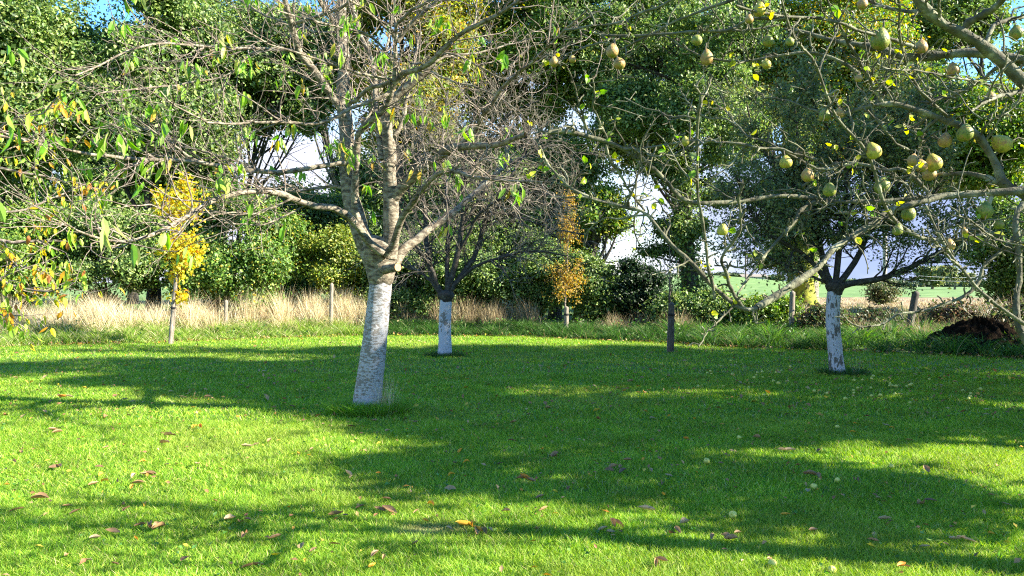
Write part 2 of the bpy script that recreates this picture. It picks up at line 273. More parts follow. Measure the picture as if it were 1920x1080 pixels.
# ------------------------------------------------------------------ trees
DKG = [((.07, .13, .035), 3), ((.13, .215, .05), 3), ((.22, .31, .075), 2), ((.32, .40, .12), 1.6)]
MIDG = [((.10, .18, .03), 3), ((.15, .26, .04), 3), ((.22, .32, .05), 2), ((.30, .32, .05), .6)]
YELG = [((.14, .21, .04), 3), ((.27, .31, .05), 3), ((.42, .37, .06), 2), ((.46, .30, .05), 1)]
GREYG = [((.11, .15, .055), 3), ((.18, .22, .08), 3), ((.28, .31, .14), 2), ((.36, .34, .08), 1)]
YEL = [((.74, .64, .05), 3), ((.76, .54, .04), 2), ((.55, .45, .04), 1.5), ((.50, .20, .02), .5)]
ORG = [((.50, .35, .07), 3), ((.42, .26, .06), 3), ((.32, .30, .07), 2), ((.28, .17, .06), .8)]
def crown_points(rng, c, r, nsub, nclump, shell=0.55):
    """sub-lobes over an ellipsoid, clumps over each lobe -> clump centres, lobe centres"""
    d = unit(rng.normal(0, 1, (nsub, 3))); rr = rng.uniform(shell, 1.0, (nsub, 1)) ** 0.6
    lobes = c + d * rr * r * 0.82; lr = rng.uniform(0.14, 0.42, (nsub, 1)) * np.mean(r)
    i = rng.integers(0, nsub, nclump); d2 = unit(rng.normal(0, 1, (nclump, 3)) + np.array([0, 0, .25])); cl = lobes[i] + d2 * lr[i] * rng.uniform(0.5, 1.05, (nclump, 1)) * np.array([1, 1, .8])
    return cl, lobes
def foliage(mb, rng, cl, per, spread, size, pal, ctr, out=0.8):
    n = len(cl) * per; tint = rng.uniform(0.65, 1.3, (len(cl), 1)); i = np.repeat(np.arange(len(cl)), per)
    sp_ = spread * rng.choice([.6, 1.0, 1.9], len(cl), p=[.4, .4, .2]); p = cl[i] + rng.normal(0, 1, (n, 3)) * sp_[i][:, None] * np.array([1, 1, .6]); nm = unit(rng.normal(0, 1, (n, 3)) + out * unit(p - ctr) + np.array([0, 0, .35]) + .55 * np.array(S)); ax = np.cross(nm, rng.normal(0, 1, (n, 3)))
    ax = unit(ax) + np.array([0, 0, -.3]); c = colors(rng, n, pal) * tint[i]; s = size * rng.choice([.6, .85, 1.0, 1.35], n) * rng.uniform(.8, 1.2, n); leaves(mb, p, ax, nm, s, s * rng.uniform(.45, .75, n), c)
def tree(name, label, cat, px0, px1, py0, py1, d, pal, nleaf, size, seed, rd=None, trunk=None, tr=0.22, group=None, bark='bark_dark', nsub=26, mat='leaf', shell=.55, per=26, spread=.22, base_px=None, limbs=12):
    nleaf = int(nleaf * 2.0); size *= 1.02; nsub = int(nsub * 1.4); shell = min(shell, .3); rng = np.random.default_rng(seed); a = P(px0, py1, d); bb = P(px1, py0, d); c = (a + bb) / 2; r = np.abs(bb - a) / 2; r[1] = rd or min(r[0], r[2]) * .8
    bx = P(base_px if base_px is not None else (px0 + px1) / 2, 600, d); base = np.array([bx[0], d, float(Hz(bx[0], d))])
    e = empty(name, base, label, cat, group)
    cl, lobes = crown_points(rng, c, r, nsub, max(8, nleaf // per), shell)
    cl[:, 2] = np.maximum(cl[:, 2], base[2] + .15)
    mb = MB(); foliage(mb, rng, cl, per, spread, size, pal, c); 
    top = c.copy(); top[2] = c[2] + r[2] * .55; k = 9; t = np.linspace(0, 1, k)[:, None]; ln = base * (1 - t) + top * t; ln[1:, :2] += np.cumsum(rng.normal(0, .05 * r[0] / 3, (k - 1, 2)), 0); base2 = base.copy(); ln[0, 2] -= .1
    tb = MB(); tb.add(*tubes(ln[None], (tr * (1 - .75 * t[:, 0]) * (1 + .5 * np.exp(-t[:, 0] * 14)))[None], 12)); tb.build('trunk', M[bark], e)
    bm = MB(); L_ = []; R_ = []
    for j in range(min(limbs, nsub)):
        f = rng.uniform(.3, .8); s0 = np.array([np.interp(f, t[:, 0], ln[:, q]) for q in range(3)]); e0 = lobes[j]
        md = (s0 + e0) / 2 + np.array([0, 0, -.1 * np.linalg.norm(e0 - s0)]) + rng.normal(0, .1, 3); L_.append(resample([s0, md, e0], 8)); R_.append(np.linspace(tr * .4, .02, 8))
    L_ = np.array(L_); R_ = np.array(R_); bm.add(*tubes(L_, R_, 5)); st, di, ra, le, _ = spawn(L_, R_, 7, rng, t0=.3); p2, r2 = grow(st, di, le * rng.uniform(.25, .5, len(st)), ra * .5, ra * 0 + .006, 5, rng, .2, .05); bm.add(*tubes(p2, r2, 3)); bm.build('branches', M[bark], e)
    mb.build('crown', M[mat], e); return e
BG = 'trees along the orchard boundary'
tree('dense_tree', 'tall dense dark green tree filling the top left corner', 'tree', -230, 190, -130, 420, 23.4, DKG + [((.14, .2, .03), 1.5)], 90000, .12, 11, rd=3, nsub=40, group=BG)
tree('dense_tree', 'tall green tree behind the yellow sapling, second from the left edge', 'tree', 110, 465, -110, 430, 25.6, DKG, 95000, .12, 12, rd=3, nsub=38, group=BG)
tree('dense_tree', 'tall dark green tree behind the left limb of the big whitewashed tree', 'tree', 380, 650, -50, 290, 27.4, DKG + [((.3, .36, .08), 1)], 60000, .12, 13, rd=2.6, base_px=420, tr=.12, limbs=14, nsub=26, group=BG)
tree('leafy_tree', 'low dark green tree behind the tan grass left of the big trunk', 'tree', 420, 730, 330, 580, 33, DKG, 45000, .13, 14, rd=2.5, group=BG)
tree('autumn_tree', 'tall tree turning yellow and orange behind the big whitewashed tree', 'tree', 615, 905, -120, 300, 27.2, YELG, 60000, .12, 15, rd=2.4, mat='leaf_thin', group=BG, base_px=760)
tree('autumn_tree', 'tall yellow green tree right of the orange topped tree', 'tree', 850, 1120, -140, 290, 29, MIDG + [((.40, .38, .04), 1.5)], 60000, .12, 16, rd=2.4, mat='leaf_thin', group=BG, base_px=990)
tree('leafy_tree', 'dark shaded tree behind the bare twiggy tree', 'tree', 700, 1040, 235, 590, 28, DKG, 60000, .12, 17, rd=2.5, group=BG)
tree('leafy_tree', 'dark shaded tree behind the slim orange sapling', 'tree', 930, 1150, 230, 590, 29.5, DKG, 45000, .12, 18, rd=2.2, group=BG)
tree('leafy_tree', 'spreading tree with bright yellow green leaves overhanging the bright sky gap', 'tree', 1060, 1190, 350, 450, 27, MIDG + [((.4, .42, .04), 2)], 9000, .11, 19, rd=1.2, group=BG, base_px=1085)
tree('oak_tree', 'tall oak with yellowing top behind the pear branches', 'tree', 1390, 1730, -90, 330, 34, MIDG + [((.45, .32, .04), 2.5)], 70000, .13, 20, rd=4, group=BG, base_px=1512, bark='bark', tr=.36)
tree('leafy_tree', 'sunlit yellow green tree behind the upper right pear branches', 'tree', 1680, 1960, 110, 400, 27, MIDG + [((.35, .35, .04), 1.2)], 52000, .11, 21, rd=2.6, group=BG, base_px=1885)
tree('leafy_tree', 'dark bushy tree at the right edge beside the open field', 'tree', 1810, 2080, 350, 600, 23, DKG + [((.14, .24, .03), 1)], 34000, .10, 22, rd=1.6, group=BG, base_px=1905)
# behind everything: fills low gaps
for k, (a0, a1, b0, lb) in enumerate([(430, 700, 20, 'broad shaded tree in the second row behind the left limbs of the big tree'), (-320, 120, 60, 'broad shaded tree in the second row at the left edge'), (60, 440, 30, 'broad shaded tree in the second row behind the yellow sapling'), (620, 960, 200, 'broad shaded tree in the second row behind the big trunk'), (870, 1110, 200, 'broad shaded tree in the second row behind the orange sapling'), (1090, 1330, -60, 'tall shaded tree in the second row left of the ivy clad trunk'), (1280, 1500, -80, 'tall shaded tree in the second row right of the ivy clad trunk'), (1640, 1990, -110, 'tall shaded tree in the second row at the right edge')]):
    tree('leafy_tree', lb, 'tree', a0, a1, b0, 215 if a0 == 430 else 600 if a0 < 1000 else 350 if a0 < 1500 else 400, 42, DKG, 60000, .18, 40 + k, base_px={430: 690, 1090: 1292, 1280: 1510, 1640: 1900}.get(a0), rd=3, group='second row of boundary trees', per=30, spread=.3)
# shrubs of the hedge
SH = [(-120, 150, 360, 610, 22.4, MIDG, 26000, 'mid green hedge bush at the left edge behind tan grass'), (50, 350, 350, 600, 23.6, DKG, 34000, 'dark hedge bush between the left edge and the yellow sapling'),
      (280, 590, 345, 610, 24.2, [((.08, .16, .03), 3), ((.13, .24, .04), 3), ((.24, .33, .06), 1.4), ((.5, .38, .05), .4)], 40000, 'glossy bright green bush right of the yellow sapling'),
      (530, 745, 425, 590, 25.4, [((.13, .20, .03), 3), ((.26, .32, .05), 2), ((.36, .34, .05), 1)], 20000, 'yellow green bush just left of the big whitewashed trunk'),
      (670, 880, 420, 610, 25.2, DKG, 22000, 'dark hedge bush between the two whitewashed trunks'), (800, 1010, 430, 610, 25.5, DKG, 20000, 'dark hedge bush right of the slim whitewashed trunk'),
      (930, 1095, 410, 610, 25.6, DKG, 20000, 'tall dark hedge bush just left of the orange sapling'), (1050, 1170, 460, 615, 24.4, DKG + [((.12, .2, .04), 2)], 18000, 'lighter hedge bush just right of the orange sapling'),
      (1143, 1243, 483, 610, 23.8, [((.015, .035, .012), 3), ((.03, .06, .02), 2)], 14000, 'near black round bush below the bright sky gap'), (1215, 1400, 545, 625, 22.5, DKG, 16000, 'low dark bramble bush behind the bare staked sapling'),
      (1370, 1505, 560, 625, 21.6, MIDG, 11000, 'low green bramble bush left of the tall fence post'), (1625, 1690, 520, 580, 34, [((.10, .15, .05), 2), ((.2, .2, .1), 2)], 2600, 'wispy grey green bush in front of the concrete pole'),
      (1490, 1600, 575, 640, 20.5, [((.13, .10, .05), 2), ((.08, .13, .04), 2)], 6000, 'brownish bramble bush behind the apple trunk'),
      (1585, 1690, 585, 640, 21.6, [((.10, .08, .045), 2), ((.06, .10, .04), 2)], 6000, 'low brown bramble bush just left of the leaning fence post'), (1725, 1850, 572, 628, 21.0, [((.15, .10, .06), 3), ((.08, .11, .04), 2)], 6500, 'low brown bramble bush behind the soil heap'), (1850, 1990, 565, 640, 19.5, [((.12, .09, .05), 2), ((.10, .15, .04), 2)], 7000, 'brown and green bramble bush behind the right end of the soil heap')]
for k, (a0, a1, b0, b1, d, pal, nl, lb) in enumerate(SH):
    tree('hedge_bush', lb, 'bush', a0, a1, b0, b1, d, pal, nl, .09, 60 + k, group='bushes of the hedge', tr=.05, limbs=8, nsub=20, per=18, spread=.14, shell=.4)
# ivy-clad trees and far trees
def trunk_tree(name, label, pts, d, rpx, seed, blobs, pal, size, bark='bark_dark', ivy=None, mat='leaf'):
    """trunk traced as (px,py); blobs = (px,py,rx_px,ry_px,nleaf)"""
    rng = np.random.default_rng(seed); p0 = P(pts[0][0], pts[0][1], d); gz = float(Hz(p0[0], d)); e = empty(name, (p0[0], d, gz), label, 'tree')
    ln = np.array([P(a, b_, d) for a, b_ in pts]); ln[0, 2] = gz - .15; ln[1:, 1] += rng.normal(0, .15, len(ln) - 1); q = resample(ln, 16); rr = np.interp(np.linspace(0, 1, 16), np.linspace(0, 1, len(rpx)), rpx) / F * d
    tb = MB(); tb.add(*tubes(q[None], rr[None] * rng.uniform(.93, 1.07, 16)[None], 14)); tb.build('trunk', M[bark], e)
    mb = MB(); L_ = []; R_ = []
    for (bx, by, rx, ry, nl) in blobs:
        c = P(bx, by, d) + np.array([0, rng.normal(0, .8), 0]); r = np.array([rx / F * d, min(rx, ry) / F * d, ry / F * d]); nl = int(nl * 1.5); cl, lobes = crown_points(rng, c, r, 12, max(6, nl // 24), .2); foliage(mb, rng, cl, 24, .2, size, pal, c)
        s0 = q[np.argmin(np.abs(q[:, 2] - (c[2] - r[2] * .8)))]
        for j in range(3): L_.append(resample([s0, (s0 + lobes[j]) / 2 + rng.normal(0, .2, 3), lobes[j]], 8)); R_.append(np.linspace(rr[-1] * .6 + .03, .015, 8))
    L_ = np.array(L_); R_ = np.array(R_); bm = MB(); bm.add(*tubes(L_, R_, 5)); st, di, ra, le, _ = spawn(L_, R_, 6, rng, t0=.2); p2, r2 = grow(st, di, le * .35, ra * .5, ra * 0 + .006, 5, rng, .2, .05); bm.add(*tubes(p2, r2, 3)); bm.build('branches', M[bark], e)
    if ivy:
        iv = MB(); n = ivy[2]; tt = rng.uniform(ivy[0], ivy[1], n) * 15; ii = np.minimum(tt.astype(int), 14); f = (tt - ii)[:, None]; c = q[ii] * (1 - f) + q[ii + 1] * f; a = rng.uniform(0, 2 * pi, n)
        od = np.stack([np.cos(a), np.sin(a), rng.normal(0, .2, n)], 1); rad = rr[ii] * (1.05 + rng.gamma(1.5, ivy[3], n)); pp = c + od * rad[:, None]; leaves(iv, pp, unit(rng.normal(0, 1, (n, 3)) + [0, 0, -.6]), od + rng.normal(0, .4, (n, 3)), .11, .09, colors(rng, n, ivy[4])); iv.build('ivy', M['leaf'], e)
    mb.build('crown', M[mat], e); return e
trunk_tree('ivy_clad_tree', 'dark leaning ivy clad tree standing in the bright gap of the hedge', [(1312, 565), (1293, 500), (1286, 400), (1282, 300), (1272, 160), (1265, 20), (1262, -80)], 28, [17, 13, 12, 10, 6, 4], 81,
           [(1130, 60, 120, 110, 14000), (1250, -20, 150, 100, 15000), (1180, 220, 95, 80, 12000), (1330, 90, 130, 110, 15000), (1300, 240, 110, 90, 12000), (1240, 330, 60, 40, 4500), (1390, 260, 60, 80, 6000), (1285, 440, 62, 38, 5500), (1230, 470, 26, 16, 900), (1345, 350, 40, 40, 2600), (1100, 160, 60, 60, 4500)],
           DKG, .11, ivy=(.05, .7, 5000, .5, DKG))
trunk_tree('ivy_clad_tree', 'ivy covered tree with bright yellow moss at its foot in the hedge', [(1512, 572), (1510, 545), (1505, 480), (1500, 400), (1495, 300), (1490, 200)], 31, [24, 19, 17, 14, 10], 82,
           [(1440, 490, 45, 22, 2200), (1500, 450, 40, 60, 4500), (1470, 380, 60, 60, 5000)], DKG, .11, bark='mossbark', ivy=(.14, 1.0, 6000, .3, DKG + [((.2, .26, .04), 1)]))
trunk_tree('field_tree', 'small distant tree with flat top, left one of the pair in the field', [(1748, 556), (1747, 535), (1742, 515)], 120, [3.2, 2.2, 1.5], 83, [(1728, 513, 20, 13, 2600), (1755, 508, 20, 11, 2600), (1742, 522, 24, 12, 2400), (1772, 512, 14, 9, 1300)], GREYG, .35, bark='bark')
trunk_tree('field_tree', 'small distant tree with bare lower stems, right one of the pair', [(1790, 558), (1789, 535), (1792, 515)], 112, [2.2, 1.8, 1.2], 84, [(1790, 508, 22, 10, 2400), (1808, 518, 17, 13, 1800), (1778, 520, 11, 10, 900)], GREYG + [((.25, .26, .12), 2)], .32, bark='bark')

# ------------------------------------------------------------------ traced orchard trees
class Traced:
    """branches traced as (px,py) polylines, each given its own depth: a root takes the depth of the branch it leaves, the tip drifts by off metres"""
    def __init__(s, base_d, seed): s.rng = np.random.default_rng(seed); s.base = base_d; s.pts = np.zeros((0, 5)); s.lines = []
    def add(s, pts, w0, w1, off, droot=None, k=16, tag_=0, fatroot=True, wob=1.0):
        p = np.array(pts, float)
        if droot is None:
            if len(s.pts):
                dd = np.hypot(s.pts[:, 0] - p[0, 0], s.pts[:, 1] - p[0, 1]); j = np.argmin(dd - s.pts[:, 4] * .5); droot = s.pts[j, 2] if dd[j] < 45 else s.base
            else: droot = s.base
        q = resample(np.column_stack([p, np.zeros(len(p))]), k); t = np.linspace(0, 1, k); q[1:-1, :2] += s.rng.normal(0, .8 * wob, (k - 2, 2)); dep = droot + off * t ** 1.3
        W = np.array([P(a, b_, d_) for a, b_, d_ in zip(q[:, 0], q[:, 1], dep)]); wpx = (w0 * (1 - t) + w1 * t) * (.88 if s.base > 5 else .92); r = wpx / 2 / F * dep * (1 + s.rng.normal(0, .035, k))
        # push the root into its parent
        s.pts = np.vstack([s.pts, np.column_stack([q[:, 0], q[:, 1], dep, r, wpx])]); s.lines.append((W, r, tag_)); return W
    def arrays(s, tags=None):
        L_ = [(a, b_) for a, b_, c in s.lines if tags is None or c in tags]; return np.array([a for a, _ in L_]), np.array([b_ for _, b_ in L_])
def roughtube(mb, W, r, sides, rng, amp=.06, k=60):
    q = resample(np.column_stack([W, r]), k); v, f = tubes(q[None, :, :3], q[None, :, 3], sides); nrm = v.reshape(k, sides, 3) - q[:, None, :3]
    an = np.arange(sides) / sides * 2 * pi; bump = amp * (np.sin(an * 3 + 1)[None] * .5 + np.sin(an * 5 + np.linspace(0, 9, k)[:, None]) * .5 + .5 * rng.normal(0, 1, (k, sides)) * .5); v = (q[:, None, :3] + nrm * (1 + bump[..., None])).reshape(-1, 3); mb.add(v, f)
LONGG = [((.16, .34, .03), 3), ((.26, .44, .05), 3), ((.34, .40, .12), 1.5), ((.42, .42, .06), .8), ((.45, .30, .05), .5)]
# -- main whitewashed cherry
T = Traced(9.06, 5)
rng = np.random.default_rng(6)
base = P(689, 777, 9.06); base[2] = 0
cherry = empty('cherry_tree', base, 'big leaning cherry tree with whitewashed trunk and spreading nearly bare limbs', 'tree')
tr = MB(); W = np.array([P(686, 784, 9.06), P(687, 765, 9.06), P(692, 720, 9.06), P(699, 670, 9.06), P(704, 630, 9.06), P(709, 580, 9.06), P(714, 528, 9.06)]); r = np.array([34, 28, 25, 23.5, 22.5, 21.5, 20.5]) / F * 9.06
roughtube(tr, W, r, 40, rng, .035, 90); tr.build('trunk', M['wash_cherry'], cherry)
cl_ = MB(); W = np.array([P(714, 532, 9.06), P(714, 520, 9.06), P(713, 500, 9.06), P(712, 478, 9.06), P(712, 462, 9.08), P(716, 448, 9.1)]); r = np.array([21, 25, 28, 34, 33, 20]) / F * 9.06
roughtube(cl_, W, r, 40, rng, .06, 50); cl_.build('fork', M['bark_cherry'], cherry)
A = T.add
A([(700, 486), (683, 450), (668, 410), (656, 360), (651, 300), (650, 240), (643, 190), (646, 122), (641, 60), (642, 0), (648, -80), (655, -170)], 44, 11, .5, 9.06, 22, 1)
A([(655, 245), (640, 205), (626, 187), (595, 140), (565, 105), (551, 65), (540, 20), (525, -40)], 19, 11, -1.0, None, 16, 1)
A([(728, 484), (733, 441), (733, 375), (730, 321), (730, 281), (726, 240), (726, 217), (740, 184), (765, 160), (795, 136), (812, 118)], 38, 15, -.3, 9.0, 18, 1)
A([(716, 300), (705, 190), (705, 163), (700, 122), (686, 87), (675, 62), (660, 0), (655, -60)], 14, 6, .8, None, 16, 1)
A([(738, 372), (764, 343), (786, 321), (813, 302), (828, 286), (845, 278), (886, 274), (927, 271), (959, 262), (985, 252)], 26, 9, -1.6, None, 16, 1)
A([(742, 494), (759, 465), (780, 452), (799, 435), (826, 416), (856, 392), (881, 370), (908, 346), (927, 330), (960, 300)], 22, 6, 1.4, 9.06, 16, 1)
A([(722, 478), (737, 462), (745, 435), (756, 405), (770, 386), (780, 370), (791, 357), (807, 338), (826, 324), (854, 321), (881, 330), (908, 335), (938, 339), (981, 340), (1019, 342)], 16, 4, -2.2, 8.85, 18, 1)
A([(718, 475), (699, 462), (683, 443), (672, 427), (656, 408), (642, 395), (615, 389), (575, 385), (550, 372), (510, 359), (465, 359), (425, 368), (390, 382), (350, 405), (310, 430), (270, 445), (225, 454), (185, 447), (140, 430), (100, 400)], 18, 3.5, -4.2, 8.8, 30, 1)
A([(690, 450), (668, 403), (664, 362), (668, 321), (669, 271), (672, 250), (686, 233), (716, 209), (732, 184), (738, 152), (754, 136), (778, 133), (800, 125), (832, 92), (870, 57), (914, 38), (955, 13), (990, -10), (1040, -40)], 17, 6, -2.0, 8.8, 28, 1)
A([(738, 152), (740, 135), (742, 76), (744, 49), (767, 24), (805, 3), (840, -20)], 9, 5, -.8)
A([(745, 80), (751, 68), (778, 38), (816, 5), (850, -30)], 10, 7, -.2)
A([(732, 152), (716, 160), (694, 165), (670, 184), (654, 198)], 9, 9, .3)
A([(732, 174), (710, 184), (675, 195), (648, 209), (616, 225), (583, 233), (534, 230), (480, 228), (450, 232), (400, 231), (370, 220), (330, 200), (300, 170)], 9, 3, -1.8, None, 18)
A([(658, 385), (656, 373), (637, 351), (610, 351), (560, 359), (520, 362), (500, 372)], 9, 4, .9)
A([(664, 308), (640, 306), (596, 312), (561, 319), (500, 322), (425, 315), (360, 302), (300, 299), (240, 298), (190, 292), (150, 286), (100, 275), (50, 265), (0, 255), (-60, 240)], 12, 4, -3.2, 8.85, 26, 1)
A([(585, 120), (560, 95), (475, 91), (400, 88), (320, 82), (280, 83), (250, 92), (215, 107), (175, 128), (140, 142)], 8, 3, -2.2, None, 18)
A([(520, 90), (475, 100), (435, 135), (400, 150), (325, 159), (250, 168), (185, 175)], 5, 3, -1.0)
A([(440, 318), (380, 305), (350, 290), (310, 260), (265, 230), (210, 185)], 5, 2.5, -.6)
A([(500, 322), (420, 295), (340, 270), (295, 248), (240, 232), (200, 215)], 5, 2.5, .8)
A([(640, 70), (626, 43), (616, 24), (599, 0), (585, -40)], 12, 8, -.6)
A([(551, 45), (588, 33), (629, 19), (656, 3), (680, -20)], 7, 5, -.7)
A([(738, 68), (721, 49), (697, 30), (681, 14), (656, 0), (630, -30)], 6, 4, -.9)
A([(735, 111), (719, 90), (708, 79), (694, 68), (670, 57), (632, 51), (575, 35), (520, 20)], 6, 3, -1.2)
A([(732, 149), (719, 148), (683, 140), (643, 127), (602, 114), (561, 100), (500, 80), (450, 50)], 6, 3, -1.6)
A([(800, 130), (846, 152), (892, 163), (941, 187), (980, 215)], 5, 3, -.7)
A([(800, 127), (838, 100), (887, 119), (936, 146), (957, 152)], 5, 3, -.3)
A([(800, 125), (833, 108), (887, 100), (930, 90), (990, 75)], 5, 3, .7)
A([(743, 190), (759, 217), (778, 244), (795, 277), (802, 320)], 5, 3, -.8)
A([(815, 302), (854, 281), (870, 267), (894, 245), (903, 217), (914, 206), (941, 168), (968, 141), (1000, 114), (1055, 60), (1100, 20)], 12, 4, -2.3, None, 18)
A([(740, 255), (754, 230), (762, 190), (767, 152), (776, 119), (780, 98), (790, 60)], 10, 4, .4)
A([(425, 368), (440, 330), (450, 290), (465, 240)], 4, 2.5, .3)
A([(664, 300), (672, 250), (700, 200), (720, 130), (730, 60), (745, -10)], 6, 4, .9)
A([(575, 385), (500, 420), (470, 422), (420, 418)], 4, 2.5, -1.0)
A([(550, 372), (480, 400), (440, 398), (400, 405), (360, 425)], 4.5, 2.5, -1.0)
A([(640, 60), (600, 60), (560, 50), (500, 30), (450, 0)], 5, 4, .9)
L1, R1 = [], []
for Wl, rl, _ in T.lines:
    q = resample(np.column_stack([Wl, rl]), 24); L1.append(q[:, :3]); R1.append(q[:, 3])
L1 = np.array(L1); R1 = np.array(R1)
bb_ = MB(); bb_.add(*tubes(L1, R1, 10)); limbs_o = bb_.build('limbs', M['bark_cherry'], cherry)
ll = np.linalg.norm(np.diff(L1, axis=1), axis=2).sum(1); cnt = np.maximum(2, (ll * 11).astype(int))
st, di, ra, le, tt = spawn(L1, R1, cnt, rng, (.5, 1.2), .18, 1.0); n = len(st)
p2, r2 = grow(st, di + [0, -.1, .25], rng.uniform(.25, .95, n), np.minimum(ra * .55, .009), np.full(n, .0022), 9, rng, .22, .02)
st, di, ra, le, tt = spawn(p2, r2, 3, rng, (.4, 1.1), .2, 1.0); n3 = len(st)
p3, r3 = grow(st, di, rng.uniform(.08, .4, n3), np.minimum(ra * .7, .0045), np.full(n3, .0016), 6, rng, .25, .02)
tw = MB(); tw.add(*tubes(p2, r2, 4)); tw.add(*tubes(p3, r3, 3)); tw.build('twigs', M['twig'], cherry)
def hanging(mb, rng, pts, lo, hi, wr, pal, droop=1.2, per=3, jit=.02):
    i = np.repeat(np.arange(len(pts)), per); n = len(i); p = pts[i] + rng.normal(0, jit, (n, 3)); ax = rng.normal(0, .45, (n, 3)) + [0, 0, -droop]; nm = rng.normal(0, 1, (n, 3)); ln = rng.uniform(lo, hi, n)
    leaves(mb, p, ax, nm, ln, ln * wr, colors(rng, n, pal, .2), 'long', fold=.16, bend=rng.uniform(-.3, .5, n))
ends = np.concatenate([p2[:, -1], p3[:, -1]]); sel = ends[rng.random(len(ends)) < .06]
sel = sel[(sel[:, 0] < -1.2) | (rng.random(len(sel)) < .5)]
lf = MB(); hanging(lf, rng, sel, .11, .18, .33, LONGG, per=5, droop=1.6, jit=.035)
ex = [P(133, 430, 4.7), P(248, 456, 4.8), P(317, 436, 5.0), P(220, 250, 6), P(240, 262, 6), P(345, 225, 6), P(350, 232, 6), P(305, 232, 6.2), P(640, 270, 8), P(590, 240, 8), P(700, 395, 8.2), P(948, 100, 7), P(895, 130, 7)]
hanging(lf, rng, np.array(ex), .14, .18, .36, LONGG, droop=2.2, per=2, jit=.01); lf.build('leaves', M['leaf_thin'], cherry, smooth=False)
# cut stub
sm = MB(); a = P(722, 505, 8.86); b2 = P(746, 501, 8.68); sm.add(*tubes(resample([a, (a + b2) / 2, b2], 5)[None], np.array([[.06, .052, .05, .05, .05]]), 14)); stub = sm.build('cut_stub', M['bark_cherry'], cherry)
sm = MB(); dd = unit(b2 - a); u = unit(np.cross(dd, [0, 0, 1])); vv = np.cross(dd, u); an = np.arange(14) / 14 * 2 * pi; ring = b2 + dd * .003 + .047 * (np.cos(an)[:, None] * u + np.sin(an)[:, None] * vv); sm.add(np.vstack([ring, b2 + dd * .006]), np.array([[i, (i + 1) % 14, 14] for i in range(14)])); sm.build('cut_face', M['cutwood'], stub)

# -- procedural bare / leafy orchard trees with traced trunks
def orchard(name, label, trunk, d, wash, bark, limbs, seed, twig_len, cnts, crown=None, leafpal=None, nleaf=0, lsize=.05, twigmat='twig_red', wt=None):
    rng = np.random.default_rng(seed); p0 = P(trunk[0][0], trunk[0][1], d); e = empty(name, (p0[0], d, 0), label, 'tree')
    W = np.array([P(a, b_, d) for a, b_, _ in trunk]); W[0, 2] = -.05; r = np.array([w_ for _, _, w_ in trunk]) / 2 / F * d
    mb = MB(); roughtube(mb, W, r, 26, rng, .05, 60); mb.build('trunk', M[wash], e)
    t = Traced(d, seed + 1)
    for pts, w0, w1, off in limbs: t.add(pts, w0, w1, off, None if t.lines and pts[0][0] != limbs[0][0][0][0] else d, 14)
    L_, R_ = t.arrays(); mb = MB(); mb.add(*tubes(L_, R_, 9))
    f0 = W[-1].copy(); mb.add(*tubes(resample([f0 - [0, 0, .12], f0, f0 + [0, 0, .14]], 6)[None], np.array([[1.0, 1.1, 1.35, 1.5, 1.3, .7]]) * r[-1], 16))
    ln = np.linalg.norm(np.diff(L_, axis=1), axis=2).sum(1)
    st, di, ra, le, _ = spawn(L_, R_, np.maximum(3, (ln * cnts[0]).astype(int)), rng, (.4, 1.1), .15); n = len(st); p2, r2 = grow(st, di + [0, 0, .15], rng.uniform(.5, 1, n) * twig_len, np.minimum(ra * .6, .02), np.full(n, .004), 9, rng, .17, .0)
    mb.add(*tubes(p2, r2, 5)); mb.build('limbs', M[bark], e)
    st, di, ra, le, _ = spawn(p2, r2, cnts[1], rng, (.3, 1.0), .1); n = len(st); p3, r3 = grow(st, di, rng.uniform(.25, .6, n) * twig_len, np.minimum(ra * .6, .008), np.full(n, .0028), 7, rng, .2, -.01)
    st, di, ra, le, _ = spawn(p3, r3, cnts[2], rng, (.3, 1.0), .1); n = len(st); p4, r4 = grow(st, di, rng.uniform(.1, .35, n) * twig_len, np.minimum(ra * .7, .005), np.full(n, .002), 5, rng, .2, -.01)
    mb = MB(); mb.add(*tubes(p3, r3, 4)); mb.add(*tubes(p4, r4, 3)); mb.build('twigs', M[twigmat], e)
    if nleaf:
        src = np.concatenate([p3[:, 2:].reshape(-1, 3), p4[:, 1:].reshape(-1, 3), p4[:, -1]]); c = src[rng.integers(0, len(src), nleaf)] + rng.normal(0, .045, (nleaf, 3)); nm = unit(rng.normal(0, 1, (nleaf, 3)) + [0, 0, .5]); mb = MB()
        keep = (c[:, 2] > 2.25) | (rng.random(nleaf) < .32); c = c[keep]; nm = nm[keep]; nleaf = len(c); leaves(mb, c, np.cross(nm, rng.normal(0, 1, (nleaf, 3))) + [0, 0, -.3], nm, lsize * rng.uniform(.7, 1.3, nleaf), lsize * .6 * rng.uniform(.8, 1.2, nleaf), colors(rng, nleaf, leafpal, .3)); mb.build('leaves', M['leaf'], e)
    return e, L_, p2
